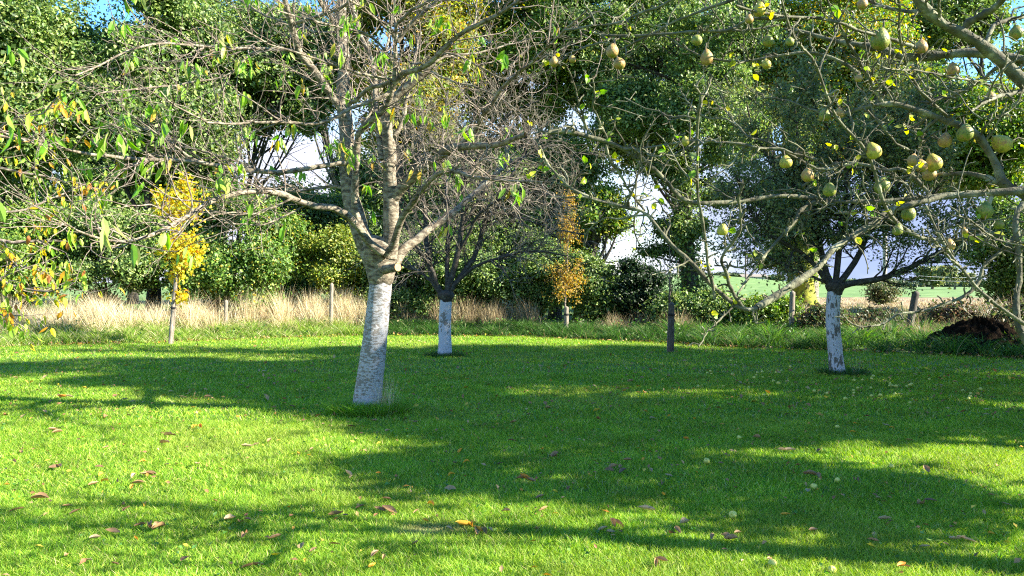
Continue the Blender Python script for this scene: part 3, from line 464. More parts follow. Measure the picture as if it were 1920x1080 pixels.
plum, _, _ = orchard('plum_tree', 'slim whitewashed tree with a dense tangle of bare twigs, behind the big trunk', [(833, 673, 30), (834, 655, 26), (834, 620, 23), (835, 585, 23), (836, 556, 22)], 16, 'wash_plum', 'bark_dark',
    [([(828, 552), (812, 525), (803, 480), (800, 440), (795, 380), (785, 300), (790, 230)], 13, 4, .8), ([(828, 550), (806, 500), (785, 470), (765, 430), (740, 370), (735, 300)], 11, 4, -.5), ([(838, 550), (850, 510), (862, 460), (868, 400), (866, 330), (880, 250), (900, 180)], 14, 4, -.6),
     ([(842, 548), (862, 520), (890, 480), (905, 430), (930, 380), (965, 320), (1000, 250)], 13, 4, .6), ([(838, 552), (838, 500), (842, 430), (835, 340), (830, 250), (840, 170)], 11, 4, 1.4), ([(848, 540), (890, 500), (950, 480), (1000, 470), (1060, 480)], 8, 3, -1.3), ([(820, 540), (790, 510), (760, 500), (730, 470)], 7, 3, 1.2),
     ([(862, 470), (900, 400), (950, 370), (1010, 360), (1070, 380)], 7, 3, -1.6), ([(870, 420), (930, 330), (990, 290), (1050, 270), (1090, 300)], 7, 3, .5), ([(866, 350), (910, 270), (960, 210), (1010, 190)], 6, 3, -1), ([(868, 430), (920, 400), (980, 410), (1040, 430), (1100, 440)], 6, 3, 1), ([(800, 440), (770, 380), (760, 300), (770, 220)], 6, 3, -1)],
    91, 1.2, (6, 5, 4))
apple, LA, _ = orchard('apple_tree', 'apple tree with small grey green leaves and peeling whitewash on its trunk', [(1570, 708, 34), (1569, 690, 28), (1565, 650, 26), (1561, 605, 25), (1563, 560, 25), (1566, 540, 24)], 12.8, 'wash_apple', 'bark_dark',
    [([(1572, 538), (1600, 530), (1650, 523), (1700, 505), (1740, 484), (1775, 466), (1812, 450), (1850, 430)], 15, 5, -.8), ([(1560, 536), (1545, 500), (1535, 440), (1520, 370), (1500, 280), (1490, 200)], 14, 4, .9), ([(1566, 536), (1572, 480), (1580, 400), (1590, 300), (1590, 180)], 14, 4, -.3),
     ([(1572, 534), (1600, 495), (1622, 450), (1645, 390), (1670, 300), (1690, 220)], 14, 4, .5), ([(1556, 534), (1530, 500), (1498, 470), (1450, 445), (1410, 400), (1380, 330)], 11, 4, -.7), ([(1556, 536), (1530, 520), (1500, 512), (1460, 490), (1420, 470)], 7, 3, 1.1), ([(1575, 480), (1550, 420), (1480, 340), (1420, 260), (1400, 190)], 8, 3, 1.3),
     ([(1580, 420), (1620, 340), (1640, 250), (1640, 160)], 8, 3, 1.3), ([(1625, 440), (1680, 400), (1730, 380), (1770, 340)], 7, 3, .8), ([(1535, 440), (1470, 400), (1400, 370), (1350, 330)], 7, 3, .3), ([(1590, 300), (1540, 220), (1500, 150)], 6, 3, -1.2), ([(1645, 390), (1700, 330), (1730, 260), (1740, 200)], 7, 3, -1)],
    93, .85, (7, 5, 4), nleaf=52000, lsize=.058, leafpal=GREYG, twigmat='bark_dark')

# -- foreground pear tree
T = Traced(3.9, 15); A = T.add; rng = np.random.default_rng(16)
A([(2330, 700), (2290, 450), (2200, 300), (2080, 240), (1985, 190), (1932, 168), (1883, 117), (1845, 90), (1807, 62), (1766, 46), (1739, 22), (1715, -10), (1690, -60)], 44, 17, -.2, 3.9, 24, 1)
A([(2180, 300), (2090, 420), (1990, 425), (1930, 370), (1883, 348), (1872, 316), (1858, 290), (1842, 266), (1820, 244), (1780, 228), (1739, 214), (1698, 199), (1658, 195), (1617, 202), (1582, 214)], 30, 7, .3, 4.0, 24, 1)
A([(2100, 250), (1960, 130), (1861, 103), (1807, 100), (1753, 106), (1698, 106), (1644, 92), (1603, 81), (1563, 76), (1522, 65), (1481, 54)], 26, 9, .5, 4.0, 20, 1)
A([(2160, 400), (2000, 350), (1915, 357), (1861, 362), (1780, 366), (1698, 373), (1650, 380), (1617, 380), (1563, 378)], 24, 7, .3, 3.9, 18, 1)
A([(1780, 366), (1700, 385), (1655, 403), (1631, 424), (1595, 445), (1562, 467), (1545, 488), (1528, 507), (1503, 523), (1478, 540), (1453, 557), (1430, 568), (1418, 577)], 12, 15, -.5, None, 20, 1)
A([(2150, 500), (2020, 420), (1960, 400), (1914, 380), (1906, 420), (1908, 453), (1912, 520), (1907, 547), (1906, 587), (1912, 616), (1925, 645)], 14, 11, -.2, 3.8, 18, 1)
A([(1807, 58), (1820, 41), (1848, 24), (1877, 5), (1900, -40)], 15, 12, -.3)
A([(1753, 106), (1712, 88), (1671, 73), (1633, 64), (1603, 54), (1563, 41), (1514, 33), (1468, 30), (1427, 24), (1380, 10)], 8, 5, -.5)
A([(1612, 140), (1587, 122), (1557, 107), (1522, 99), (1481, 100), (1441, 108), (1396, 115), (1348, 111), (1315, 104), (1274, 85), (1256, 70), (1222, 62)], 7, 3.5, .3)
A([(1655, 193), (1644, 174), (1631, 152), (1614, 119), (1595, 87), (1576, 52), (1560, 20), (1545, -20)], 8, 4, -.3)
A([(1631, 146), (1644, 117), (1660, 95)], 5, 3.5, -.1)
A([(1788, 228), (1766, 209), (1742, 187), (1717, 160), (1704, 133), (1693, 103), (1687, 68), (1687, 27), (1685, 0), (1680, -40)], 7, 4, -.6)
A([(1902, 190), (1866, 165), (1834, 152), (1793, 148), (1752, 138), (1712, 131), (1666, 129), (1644, 119)], 5, 3, -.5)
A([(1585, 214), (1530, 209), (1490, 193), (1454, 184), (1416, 184)], 5, 3, .3)
A([(1704, 282), (1679, 268), (1666, 252), (1647, 231), (1626, 206)], 5, 3, -.2, 4.0)
A([(1861, 362), (1830, 430), (1790, 450), (1753, 452), (1712, 438), (1685, 419), (1670, 400), (1660, 386), (1652, 365), (1639, 321), (1630, 294), (1600, 255), (1563, 212), (1530, 122), (1490, 73), (1468, 14), (1460, -30)], 9, 4.5, -.9, None, 26)
A([(1563, 378), (1530, 378), (1503, 392), (1490, 416), (1468, 441), (1441, 470), (1414, 506), (1400, 525), (1383, 550)], 9, 4, -.3)
A([(1441, 470), (1400, 498), (1370, 500), (1340, 498)], 6, 3, .2)
A([(1563, 378), (1480, 368), (1380, 378), (1320, 380), (1293, 380), (1274, 368), (1252, 344), (1225, 317), (1201, 300), (1168, 279), (1149, 272), (1122, 261), (1087, 252), (1054, 246), (1022, 250)], 9, 9, -.3, None, 22)
A([(1340, 560), (1323, 466), (1323, 444), (1315, 403), (1309, 363), (1306, 322), (1309, 295), (1306, 254), (1312, 200), (1315, 181), (1300, 159)], 7, 5, -.5, 3.6)
A([(1420, 578), (1395, 580), (1378, 570), (1362, 558), (1345, 543), (1320, 520), (1293, 490), (1277, 474), (1252, 450), (1230, 422), (1211, 401), (1184, 390), (1149, 384), (1108, 371), (1081, 360), (1054, 338), (1030, 314), (1016, 284), (1005, 260)], 10, 5, .3, None, 26)
A([(1395, 578), (1387, 570), (1375, 550), (1365, 527), (1360, 507), (1352, 487), (1363, 468), (1377, 450), (1388, 430), (1388, 395), (1385, 368), (1395, 345)], 8, 4.5, -.3, None, 20)
A([(1530, 300), (1461, 279), (1434, 279), (1380, 269), (1325, 264), (1285, 265), (1244, 272), (1190, 281)], 6, 4.5, .1, 3.8)
A([(1600, 306), (1540, 318), (1500, 300), (1461, 279)], 5, 5, .0, 3.85)
A([(1148, 266), (1133, 249), (1122, 222), (1111, 200), (1115, 185), (1111, 141)], 5, 3.5, -.2)
A([(1105, 255), (1096, 230), (1081, 178), (1072, 144), (1063, 126)], 4.5, 3, -.2)
A([(1136, 270), (1138, 287), (1144, 300), (1163, 327), (1176, 352), (1195, 379), (1209, 395)], 6, 4.5, .2)
A([(2000, 640), (1925, 610), (1883, 583), (1858, 563), (1833, 540), (1817, 520), (1800, 502), (1783, 477), (1767, 453), (1750, 420), (1735, 385)], 8, 5, -.1, 3.5)
A([(1800, 502), (1780, 483), (1767, 468), (1750, 448), (1735, 430)], 4, 2.5, -.2)
A([(1915, 430), (1867, 480), (1847, 495), (1840, 507), (1837, 527), (1828, 542), (1808, 555), (1783, 565), (1758, 575), (1733, 582), (1708, 587), (1677, 592), (1651, 609), (1613, 613), (1591, 602), (1580, 590)], 8, 3.5, -.2, 3.8, 22)
A([(1915, 457), (1883, 453), (1860, 443), (1840, 428), (1810, 410), (1780, 400)], 5, 3, -.4)
A([(1883, 480), (1870, 468), (1842, 452), (1825, 442), (1793, 420)], 5, 3, -.2, 3.8)
A([(1740, 360), (1698, 320), (1658, 319), (1631, 312), (1603, 306), (1576, 306), (1549, 313), (1525, 332), (1505, 350)], 8, 5, .3, 4.0)
A([(1715, 375), (1704, 354), (1690, 338), (1671, 321)], 5, 3, .1)
A([(1480, 35), (1400, 37), (1381, 50), (1352, 59), (1315, 59), (1259, 63), (1200, 67), (1148, 67), (1110, 62)], 7, 5, .4, 3.9)
A([(1500, -60), (1430, -40), (1374, 0), (1333, 15), (1278, 35), (1222, 63), (1167, 91), (1130, 100)], 7, 3.5, .5, 3.9)
A([(1340, -60), (1259, 0), (1230, 15), (1193, 28), (1156, 43), (1111, 50), (1059, 56)], 6, 4, .4, 4.0)
A([(1120, 62), (1144, 80), (1111, 83), (1085, 94), (1044, 107), (1020, 100)], 4, 3, .1, 4.2)
A([(1461, 279), (1430, 262), (1404, 256), (1370, 219), (1348, 174)], 4.5, 3, .3)
A([(1380, 232), (1356, 222), (1326, 222), (1304, 207), (1274, 167)], 4, 3, .2)
A([(1463, 46), (1407, 56), (1352, 59)], 4, 4, .0, 4.1)
A([(1883, 348), (1840, 330), (1800, 325), (1750, 330), (1700, 335)], 12, 5, .4)
A([(1760, 220), (1730, 250), (1725, 290), (1735, 320), (1760, 345)], 6, 4, .3)
A([(1883, 117), (1840, 150), (1790, 180), (1760, 185), (1735, 195)], 8, 4, .5)
A([(1740, 22), (1700, 20), (1650, 10), (1600, -15)], 9, 5, .4)
A([(1766, 46), (1760, 10), (1765, -30)], 7, 5, -.2)
A([(1845, 90), (1862, 50), (1880, 40), (1925, 30)], 10, 7, .2)
A([(1932, 168), (1880, 180), (1850, 190), (1820, 210)], 10, 5, -.4)
A([(1861, 440), (1820, 445), (1780, 452)], 6, 5, .0, 3.8)
A([(1418, 572), (1412, 590), (1420, 610), (1418, 580)], 4, 3, .0)
A([(1293, 488), (1270, 500), (1240, 512), (1222, 515)], 4, 2.5, -.2)
A([(1378, 572), (1350, 600), (1325, 625), (1310, 650)], 4, 2.5, -.3)
A([(1168, 279), (1190, 281), (1210, 300), (1225, 317)], 7, 8, .0)
L1 = []; R1 = []
for Wl, rl, _ in T.lines:
    q = resample(np.column_stack([Wl, rl]), 34); q[:, 3] *= 1 + np.clip(rng.normal(0, .13, 34), -.2, .4); L1.append(q[:, :3]); R1.append(q[:, 3])
L1 = np.array(L1); R1 = np.array(R1)
pear = empty('pear_tree', (P(2340, 700, 3.9)[0], 3.9, 0), 'foreground pear tree with lichen covered knobby branches reaching in from the right', 'tree')
tb = MB(); b0 = P(2340, 700, 3.9); tb_ = resample([[b0[0] + .05, 3.95, -.05], [b0[0], 3.92, .5], P(2330, 690, 3.9), P(2290, 460, 3.9), P(2240, 350, 3.95)], 20); roughtube(tb, tb_, np.linspace(.14, .09, 20), 20, rng, .08, 60); tb.build('trunk', M['lichen'], pear)
mb = MB(); mb.add(*tubes(L1, R1, 10)); mb.build('limbs', M['lichen'], pear)
ll = np.linalg.norm(np.diff(L1, axis=1), axis=2).sum(1)
st, di, ra, le, tt = spawn(L1, R1, np.maximum(2, (ll * 30).astype(int)), rng, (.9, 1.6), .02, 1.0); n = len(st); q_ = rng.random(n)
q_ = np.where(st[:, 2] < 1.72, q_ * .77, q_); ln_ = np.where(q_ < .78, rng.uniform(.02, .07, n), rng.uniform(.1, .42, n)); p2, r2 = grow(st, di + [0, 0, .3], ln_, np.minimum(ra * .8, np.where(q_ < .78, .0055, .006)), np.where(q_ < .78, .0035, .0024), 7, rng, .28, .03)
st, di, ra, le, tt = spawn(p2[q_ > .78], r2[q_ > .78], 5, rng, (.8, 1.5), .1, 1.0); p3, r3 = grow(st, di, rng.uniform(.012, .09, len(st)), np.minimum(ra * .9, .0042), ra * 0 + .0026, 5, rng, .3, .03)
mb = MB(); mb.add(*tubes(p2, r2, 5)); mb.add(*tubes(p3, r3, 4)); mb.build('spurs', M['lichen'], pear)
PL = [((.20, .36, .03), 3), ((.42, .46, .03), 2), ((.62, .55, .02), 2), ((.30, .36, .12), 1.2)]
ends = np.concatenate([p2[:, -1], p3[:, -1]]); sel = ends[rng.random(len(ends)) < .055]; n = len(sel); lf = MB(); nm = rng.normal(0, 1, (n * 2, 3)); c = np.repeat(sel, 2, 0) + rng.normal(0, .008, (n * 2, 3)); s = rng.uniform(.028, .05, n * 2)
leaves(lf, c, rng.normal(0, 1, (n * 2, 3)) + [0, 0, -.4], nm, s, s * .75, colors(rng, n * 2, PL), 'long', fold=.15, bend=rng.uniform(-.2, .6, n * 2)); lf.build('leaves', M['leaf_thin'], pear, smooth=False)

# -- pears, each a thing of its own
def pear_mat(name, a, b_, c):
    return ramp_mat(name, [(0.36, a), (0.5, b_), (0.60, c)], 3.2, bump=0.25, bscale=10, dist=.03, rough=.5, spec=.4, detail=9, rough_n=.72)
PM = [pear_mat('pear_skin_green', (.07, .10, .015), (.20, .24, .03), (.30, .20, .06)), pear_mat('pear_skin_tan', (.20, .12, .045), (.40, .24, .08), (.28, .27, .05)), pear_mat('pear_skin_yellow', (.16, .17, .03), (.42, .38, .05), (.34, .20, .06))]
prof = np.array([(0.0, -.5), (.16, -.492), (.30, -.44), (.42, -.31), (.47, -.15), (.455, 0.02), (.38, .18), (.27, .32), (.18, .43), (.10, .49), (0.0, .51)]) * [1, 1]
def lathe(prof, s=20, seed=0):
    rg = np.random.default_rng(seed); a = np.arange(s) / s * 2 * pi; v = np.stack([prof[:, None, 0] * np.cos(a), prof[:, None, 0] * np.sin(a), np.broadcast_to(prof[:, None, 1], (len(prof), s))], -1)
    v = v * (1 + .03 * np.sin(a * 2 + seed)[None, :, None]) ; v[..., 0] += .05 * (prof[:, None, 1] + .5) ** 2 * rg.uniform(-1, 1)
    i = np.arange(len(prof) * s).reshape(len(prof), s); q = np.stack([i[:-1], np.roll(i[:-1], -1, 1), np.roll(i[1:], -1, 1), i[1:]], -1).reshape(-1, 4); return v.reshape(-1, 3), q
def lathe_mesh(name, mat, seed, pr=prof):
    mb = MB(); mb.add(*lathe(pr, 20, seed)); return mb.mesh(name, mat)
PMESH = [lathe_mesh('pear_flesh', PM[k % 3], k) for k in range(6)]
mb = MB(); mb.add(*tubes(np.array([[[0, 0, .47], [.02, 0, .6], [.05, .01, .74], [.06, .02, .9]]]), np.array([[.045, .03, .03, .04]]), 6)); STEM = mb.mesh('pear_stem', M['twig'])
mb = MB(); an = np.arange(5) / 5 * 2 * pi; cc = np.stack([np.cos(an), np.sin(an)], 1)
for k in range(5):
    c0 = cc[k]; t0 = np.array([-c0[1], c0[0]]); mb.add([[*(c0 * .05 + t0 * .03), -.485], [*(c0 * .05 - t0 * .03), -.485], [*(c0 * .13), -.53]], np.array([[0, 1, 2]]))
mb.add([[.06, 0, -.492], [0, .06, -.492], [-.06, 0, -.492], [0, -.06, -.492]], np.array([[0, 1, 2, 3]])); CALYX = mb.mesh('pear_calyx', M['wood_dark'], False)
PEARS = [(1651, 73, 34, 0, 'largest green pear, hanging high under the dark upper branch'), (1424, 17, 24, 2, 'green pear at the top edge on the left end of the light branch'), (1405, 35, 16, 1, 'tan pear half behind the green pear at the top edge'), (1440, 76, 21, 0, 'green pear below the pair at the top edge'),
 (1437, 119, 18, 2, 'small yellow green pear hanging under the thin arched branch'), (1481, 77, 16, 0, 'small dull green pear below the dark upper branch tip'), (1618, 6, 20, 1, 'brown pear cut by the top edge above the largest pear'), (1727, 87, 23, 1, 'tan pear right of the largest green pear'),
 (1787, 130, 23, 1, 'tan russet pear tucked behind the thick upper right limb'), (1857, 182, 21, 1, 'tan pear showing its dark eye near the thick right limb'), (1905, 60, 24, 0, 'green pear in the top right corner'), (1547, 214, 22, 0, 'green pear at the left end of the big arching limb'),
 (1574, 212, 19, 1, 'tan pear touching the green one at the end of the arching limb'), (1610, 146, 14, 1, 'small orange brown pear under the forked twig'), (1637, 282, 27, 2, 'plump green and yellow pear below the arching limb'), (1473, 303, 23, 2, 'yellow green pear with a sunlit top hanging over the apple tree crown'),
 (1514, 327, 23, 1, 'tan pear with bright orange flank on the small dark branch'), (1555, 355, 24, 0, 'green pear hanging below the small dark branch'), (1654, 347, 29, 0, 'green pear at the fork of the curved lower branches'), (1772, 262, 25, 1, 'tan and green pear right of the pear cluster'),
 (1809, 248, 29, 0, 'green pear lying against the underside of the arching limb'), (1877, 268, 33, 2, 'large yellow pear hanging near the right edge'), (1712, 299, 20, 1, 'leftmost tan pear of the cluster of four'), (1727, 310, 22, 1, 'tan pear in the middle of the cluster of four'), (1750, 304, 29, 2, 'largest pear of the cluster of four'),
 (1742, 325, 25, 1, 'lowest brown pear of the cluster of four'), (1847, 394, 29, 0, 'big green pear with sunlit shoulder over the lower right branch'), (1355, 430, 20, 2, 'yellow pear hanging alone against the pale sky'), (1780, 459, 22, 1, 'tan pear behind the curved lowest branch'), (1704, 399, 25, 0, 'green pear with an orange tip under the thick lower limb'),
 (1683, 430, 19, 0, 'dark green pear above the curved lowest branch'), (1873, 420, 17, 0, 'small green pear right of the big one over the lower branch'), (1039, 115, 18, 1, 'leftmost tan pear at the end of a thin twig'), (1073, 110, 14, 1, 'small tan pear right beside the leftmost one'), (1149, 94, 24, 1, 'upper pear of the tan pair against dark leaves'),
 (1161, 118, 22, 1, 'lower pear of the tan pair against dark leaves'), (1325, 107, 25, 1, 'tan pear hanging below the lichen covered twig'), (1307, 74, 20, 0, 'green pear directly above the tan one on the lichen covered twig'), (1285, 264, 16, 2, 'small yellow brown pear on the thin level branch'), (1808, 432, 12, 1, 'tiny yellow pear on the lower right twig')]
allp = T.pts; cnx = MB()
rng = np.random.default_rng(33)
for k, (x, y, wp, kind, lb) in enumerate(PEARS):
    dsc = np.hypot(allp[:, 0] - x, (allp[:, 1] - (y - wp * .7)) * 1.0); j = np.argmin(dsc); d = float(np.clip(allp[j, 2] - (.06 if dsc[j] < 12 else 0), 2.6, 4.6)); size = wp / F * d / .94
    c = P(x, y, d); o = empty('pear', c, lb, 'pear', 'pears hanging on the pear tree')
    q = P(allp[j, 0], allp[j, 1], allp[j, 2]); up = unit((q - c) * [1, 1, 1] + [0, 0, .05]); up = unit(up * .7 + np.array([rng.normal(0, .25), rng.normal(0, .25), 1]) * .6)
    rot = Vector(up).to_track_quat('Z', 'Y'); o.rotation_mode = 'QUATERNION'; o.rotation_quaternion = rot; o.scale = (size, size, size * rng.uniform(1.0, 1.12))
    for nm_, me in (('flesh', PMESH[kind] if k % 2 else PMESH[kind + 3]), ('stem', STEM), ('calyx', CALYX)):
        ch = bpy.data.objects.new(nm_, me); C.objects.link(ch); ch.parent = o
    top = c + up * size * .86
    cnx.add(*tubes(resample([q, (q + top) / 2 + rng.normal(0, .004, 3), top], 5)[None], np.full((1, 5), .0028), 5))
cnx.build('fruiting_spurs', M['lichen'], pear)

# -- cherry at the left edge with turning leaves
T = Traced(6.2, 25); A = T.add; rng = np.random.default_rng(26)
for pts, w0, w1, off in [([(-420, 520), (-250, 420), (-120, 400), (-40, 440), (20, 455), (70, 452), (110, 470)], 26, 3, .3), ([(-250, 420), (-120, 330), (-30, 310), (40, 325), (90, 330), (130, 345)], 14, 3, .5), ([(-120, 400), (-60, 480), (0, 525), (50, 542), (100, 545), (140, 530)], 10, 3, -.3), ([(-250, 420), (-150, 250), (-60, 210), (0, 250), (50, 260), (95, 275)], 12, 3, .8),
                          ([(-40, 440), (0, 400), (40, 395), (80, 380), (160, 345)], 6, 3, .4), ([(-120, 330), (-30, 260), (30, 220), (75, 215), (110, 180)], 6, 3, -.4), ([(-40, 440), (10, 480), (40, 500), (90, 505)], 5, 3, .3), ([(-60, 480), (-20, 570), (0, 590), (20, 600)], 5, 3, -.3)]: A(pts, w0, w1, off, None if T.lines else 6.2, 14)
L1, R1 = T.arrays(); ct = empty('cherry_tree', (P(-420, 520, 6.2)[0], 6.2, 0), 'cherry branches with yellow and orange drooping leaves at the left edge', 'tree')
tb = MB(); b0 = P(-420, 520, 6.2); roughtube(tb, np.array([[b0[0] - .1, 6.2, -.05], [b0[0] - .05, 6.2, .8], b0, P(-430, 400, 6.2)]), np.array([.14, .12, .11, .07]), 18, rng, .05, 40); tb.build('trunk', M['bark_cherry'], ct)
mb = MB(); mb.add(*tubes(L1, R1, 8)); st, di, ra, le, _ = spawn(L1, R1, 13, rng, (.4, 1.1), .3); n = len(st); p2, r2 = grow(st, di, rng.uniform(.2, .5, n), np.minimum(ra * .6, .006), np.full(n, .0022), 7, rng, .2, -.02); mb.add(*tubes(p2, r2, 4)); mb.build('limbs', M['twig'], ct)
lf = MB(); hanging(lf, rng, p2[:, 2::2].reshape(-1, 3), .06, .10, .42, [((.34, .46, .05), 3), ((.60, .48, .03), 2.2), ((.65, .33, .03), 1.6), ((.45, .18, .05), .6), ((.20, .36, .04), 2)], droop=1.3, per=2); lf.build('leaves', M['leaf_thin'], ct, smooth=False)

# -- staked saplings
def post(name, label, a, b2, r, mat, cat='post', group=None, top=None):
    a = np.array(a, float); b2 = np.array(b2, float); e = empty(name, a, label, cat, group); mb = MB(); q = resample([a - [0, 0, .15], a * .66 + b2 * .34, a * .33 + b2 * .67, b2, b2 + unit(b2 - a) * .004], 16); rr = np.full(16, r); rr[-1] = r * .02; rr[-2] = r * .95
    roughtube(mb, q, rr, 14, np.random.default_rng(int(abs(a[0]) * 100)), .04, 30); mb.build('shaft', M[mat], e); return e
def band(e, a, b2, r, t=.62):
    a = np.array(a, float); b2 = np.array(b2, float); c = a * (1 - t) + b2 * t; d_ = unit(b2 - a); mb = MB(); mb.add(*tubes(np.array([[c - d_ * .03, c - d_ * .01, c + d_ * .01, c + d_ * .03]]), np.array([[r * 1.05, r * 1.25, r * 1.25, r * 1.05]]), 14)); mb.build('rubber_tie', M['rubber'], e)
def sapling(name, label, line, d, w0, box, pal, n, size, seed, extra=()):
    rng = np.random.default_rng(seed); W = np.array([P(x, y, d) for x, y in line]); W[0, 2] = -.03; e = empty(name, (W[0, 0], d, 0), label, 'sapling'); q = resample(W, 20); rr = np.linspace(w0 / F * d / 2, .005, 20); mb = MB(); mb.add(*tubes(q[None], rr[None], 8)); mb.build('trunk', M['twig'], e)
    st, di, ra, le, _ = spawn(q[None], rr[None], 46, rng, (.5, 1.1), .3, 1.0); m_ = len(st); p2, r2 = grow(st, di + [0, 0, .5], rng.uniform(.25, .75, m_), np.minimum(ra * .6, .008), np.full(m_, .003), 7, rng, .15, .04); mb = MB(); mb.add(*tubes(p2, r2, 4)); mb.build('branches', M['bark_dark'], e)
    if n:
        cs = []
        for (x0, y0, x1, y1, f) in box:
            k = int(n * f / 22); a = P(x0, y1, d); b2 = P(x1, y0, d); c = rng.uniform(0, 1, (k, 3)); c = unit(rng.normal(0, 1, (k, 3))) * rng.random((k, 1)) ** .6 * rng.uniform(.6, 1.25, (k, 1)); rad = (b2 - a) / 2; rad[1] = abs(rad[0]); cs.append((a + b2) / 2 + c * rad)
        cs = np.concatenate(cs); i = np.repeat(np.arange(len(cs)), 14); m2 = len(i); p = cs[i] + rng.normal(0, .085, (m2, 3)); nm = unit(rng.normal(0, 1, (m2, 3)) + [0, -.2, .3]); lf = MB(); s = size * rng.uniform(.7, 1.3, m2)
        leaves(lf, p, rng.normal(0, 1, (m2, 3)) + [0, 0, -.6], nm, s, s * .8, colors(rng, m2, pal)); lf.build('leaves', M['leaf_thin'], e)
    return e
SG = 'wooden stakes tied to young trees'
sapling('maple_sapling', 'young maple with bright yellow autumn leaves, tied to a leaning stake at left', [(322, 645), (330, 560), (336, 480), (340, 400), (345, 330)], 19.25, 5, [(300, 430, 378, 515, 1.3), (288, 340, 385, 440, 1.1), (318, 500, 350, 535, .15), (325, 545, 350, 562, .14), (320, 325, 370, 370, .35)], YEL + [((.40, .46, .06), 2)], 1500, .10, 101)
a = onground(np.array([P(318, 648, 19.1)[0]]), np.array([19.1]))[0]; b2 = P(331, 508, 19.1); s = post('wooden_stake', 'leaning sunlit wooden stake supporting the yellow maple sapling', a, b2, .045, 'wood', 'stake', SG); band(s, a, b2, .055, .5)
sapling('slender_sapling', 'slim sapling with small orange leaves in front of the shaded hedge', [(1058, 625), (1060, 560), (1064, 480), (1066, 400), (1070, 350)], 22.6, 4, [(1022, 470, 1102, 575, 1.3), (1038, 380, 1092, 480, .8), (1050, 350, 1085, 400, .25)], ORG, 2300, .055, 102)
a = onground(np.array([P(1062, 626, 22.2)[0]]), np.array([22.2]))[0]; b2 = P(1062, 574, 22.2); s = post('wooden_stake', 'short grey wooden stake supporting the orange leaved sapling', a, b2, .065, 'wood', 'stake', SG); band(s, a, b2, .065, .7)
sapling('bare_sapling', 'thin leafless sapling beside the dark stake right of centre', [(1252, 662), (1254, 600), (1256, 540), (1256, 490), (1255, 440), (1254, 400)], 17.1, 5, [], YEL, 0, .05, 103)
a = onground(np.array([P(1258, 662, 16.9)[0]]), np.array([16.9]))[0]; b2 = P(1259, 566, 16.9); s = post('wooden_stake', 'dark thick wooden stake with black tie holding the leafless sapling', a, b2, .068, 'wood_dark', 'stake', SG); band(s, a, b2, .07, .75)
# fence posts
FG = 'fence posts behind the lawn'
for x, yb, yt, d, wp, tx, mt, lb in [(423, 620, 562, 22.3, 7, 424, 'wood', 'pale fence post rising from tan grass right of the yellow sapling'), (620, 628, 530, 23.2, 7, 622, 'wood', 'pale fence post in tan grass just left of the big trunk'), (1483, 620, 545, 20.6, 10, 1486, 'wood', 'upright fence post left of the whitewashed apple trunk'), (1702, 640, 545, 20.3, 13, 1718, 'wood_dark', 'grey fence post leaning right, beside the dark soil heap')]:
    x0 = P(x, yb, d); post('fence_post', lb, (x0[0], d, float(Hz(x0[0], d))), P(tx, yt, d), wp / 2 / F * d, mt, 'fence post', FG)
x0 = P(1525, 560, 62); post('marker_post', 'thin white post at the edge of the green field behind the mossy tree', (x0[0], 62, float(Hz(x0[0], 62))), P(1525, 531, 62), .1, 'concrete', 'post')
# utility poles
x0 = P(1659, 560, 62); pole = post('utility_pole', 'square concrete utility pole in the field behind the apple tree', (x0[0], 62, float(Hz(x0[0], 62))), P(1659, 395, 62), .17, 'concrete', 'utility pole')
x0 = P(1398, 545, 150); pole2 = post('utility_pole', 'slim far utility pole with a crossarm against the pale sky', (x0[0], 150, float(Hz(x0[0], 150))), P(1398, 473, 150), .16, 'polewood', 'utility pole')
mb = MB(); a = P(1389, 475, 150); b2 = P(1407, 475, 150); mb.add(*tubes(resample([a, (a + b2) / 2 - [0, 0, .12], b2], 6)[None], np.full((1, 6), .07), 5))
for xx in (1390, 1398, 1406): c = P(xx, 474, 150); mb.add(*tubes(np.array([[c, c + [0, 0, .15], c + [0, 0, .35]]]), np.array([[.06, .09, .05]]), 6))
mb.build('crossarm', M['polewood'], pole2)
for k, (a, b2, lb) in enumerate([(P(1398, 512, 150), P(1200, 505, 170), 'thin power line running left from the far pole'), (P(1720, 517, 90), P(1900, 516, 90), 'upper pale power line in front of the two distant trees'), (P(1720, 524, 90), P(1900, 523, 90), 'lower pale power line in front of the two distant trees')]):
    mb = MB(); u = np.linspace(0, 1, 12)[:, None]; q = a * (1 - u) + b2 * u; q[:, 2] -= .25 * 4 * u[:, 0] * (1 - u[:, 0]); mb.add(*tubes(q[None], np.full((1, 12), .022), 4)); tag(mb.build('power_line', M['wire'] if k else M['polewood']), lb, 'power line', 'overhead wires')
# far farm sheds
def shed(label, px, py, d, wm, hm):
    c = P(px, py, d); z0 = float(Hz(c[0], d)); e = empty('farm_shed', (c[0], d, z0), label, 'shed', 'far farm sheds'); x0, x1, y0, y1 = c[0] - wm / 2, c[0] + wm / 2, d, d + 8
    v = np.array([[x, y, z] for z in (z0 - .5, z0 + hm) for x, y in ((x0, y0), (x1, y0), (x1, y1), (x0, y1))]); mb = MB(); mb.add(v, np.array([[0, 1, 5, 4], [1, 2, 6, 5], [2, 3, 7, 6], [3, 0, 4, 7]])); mb.build('wall', M['concrete'], e, False)
    h = z0 + hm; ym = (y0 + y1) / 2; o_ = .4; mb = MB(); mb.add([[x0 - o_, y0 - o_, h], [x1 + o_, y0 - o_, h], [x1 + o_, ym, h + 1.2], [x0 - o_, ym, h + 1.2], [x1 + o_, y1 + o_, h], [x0 - o_, y1 + o_, h]], np.array([[0, 1, 2, 3], [3, 2, 4, 5]])); mb.build('roof', M['wood'], e, False)
shed('long low pale shed beyond the green field, below the far pole', 1416, 535, 330, 11, 1.6)
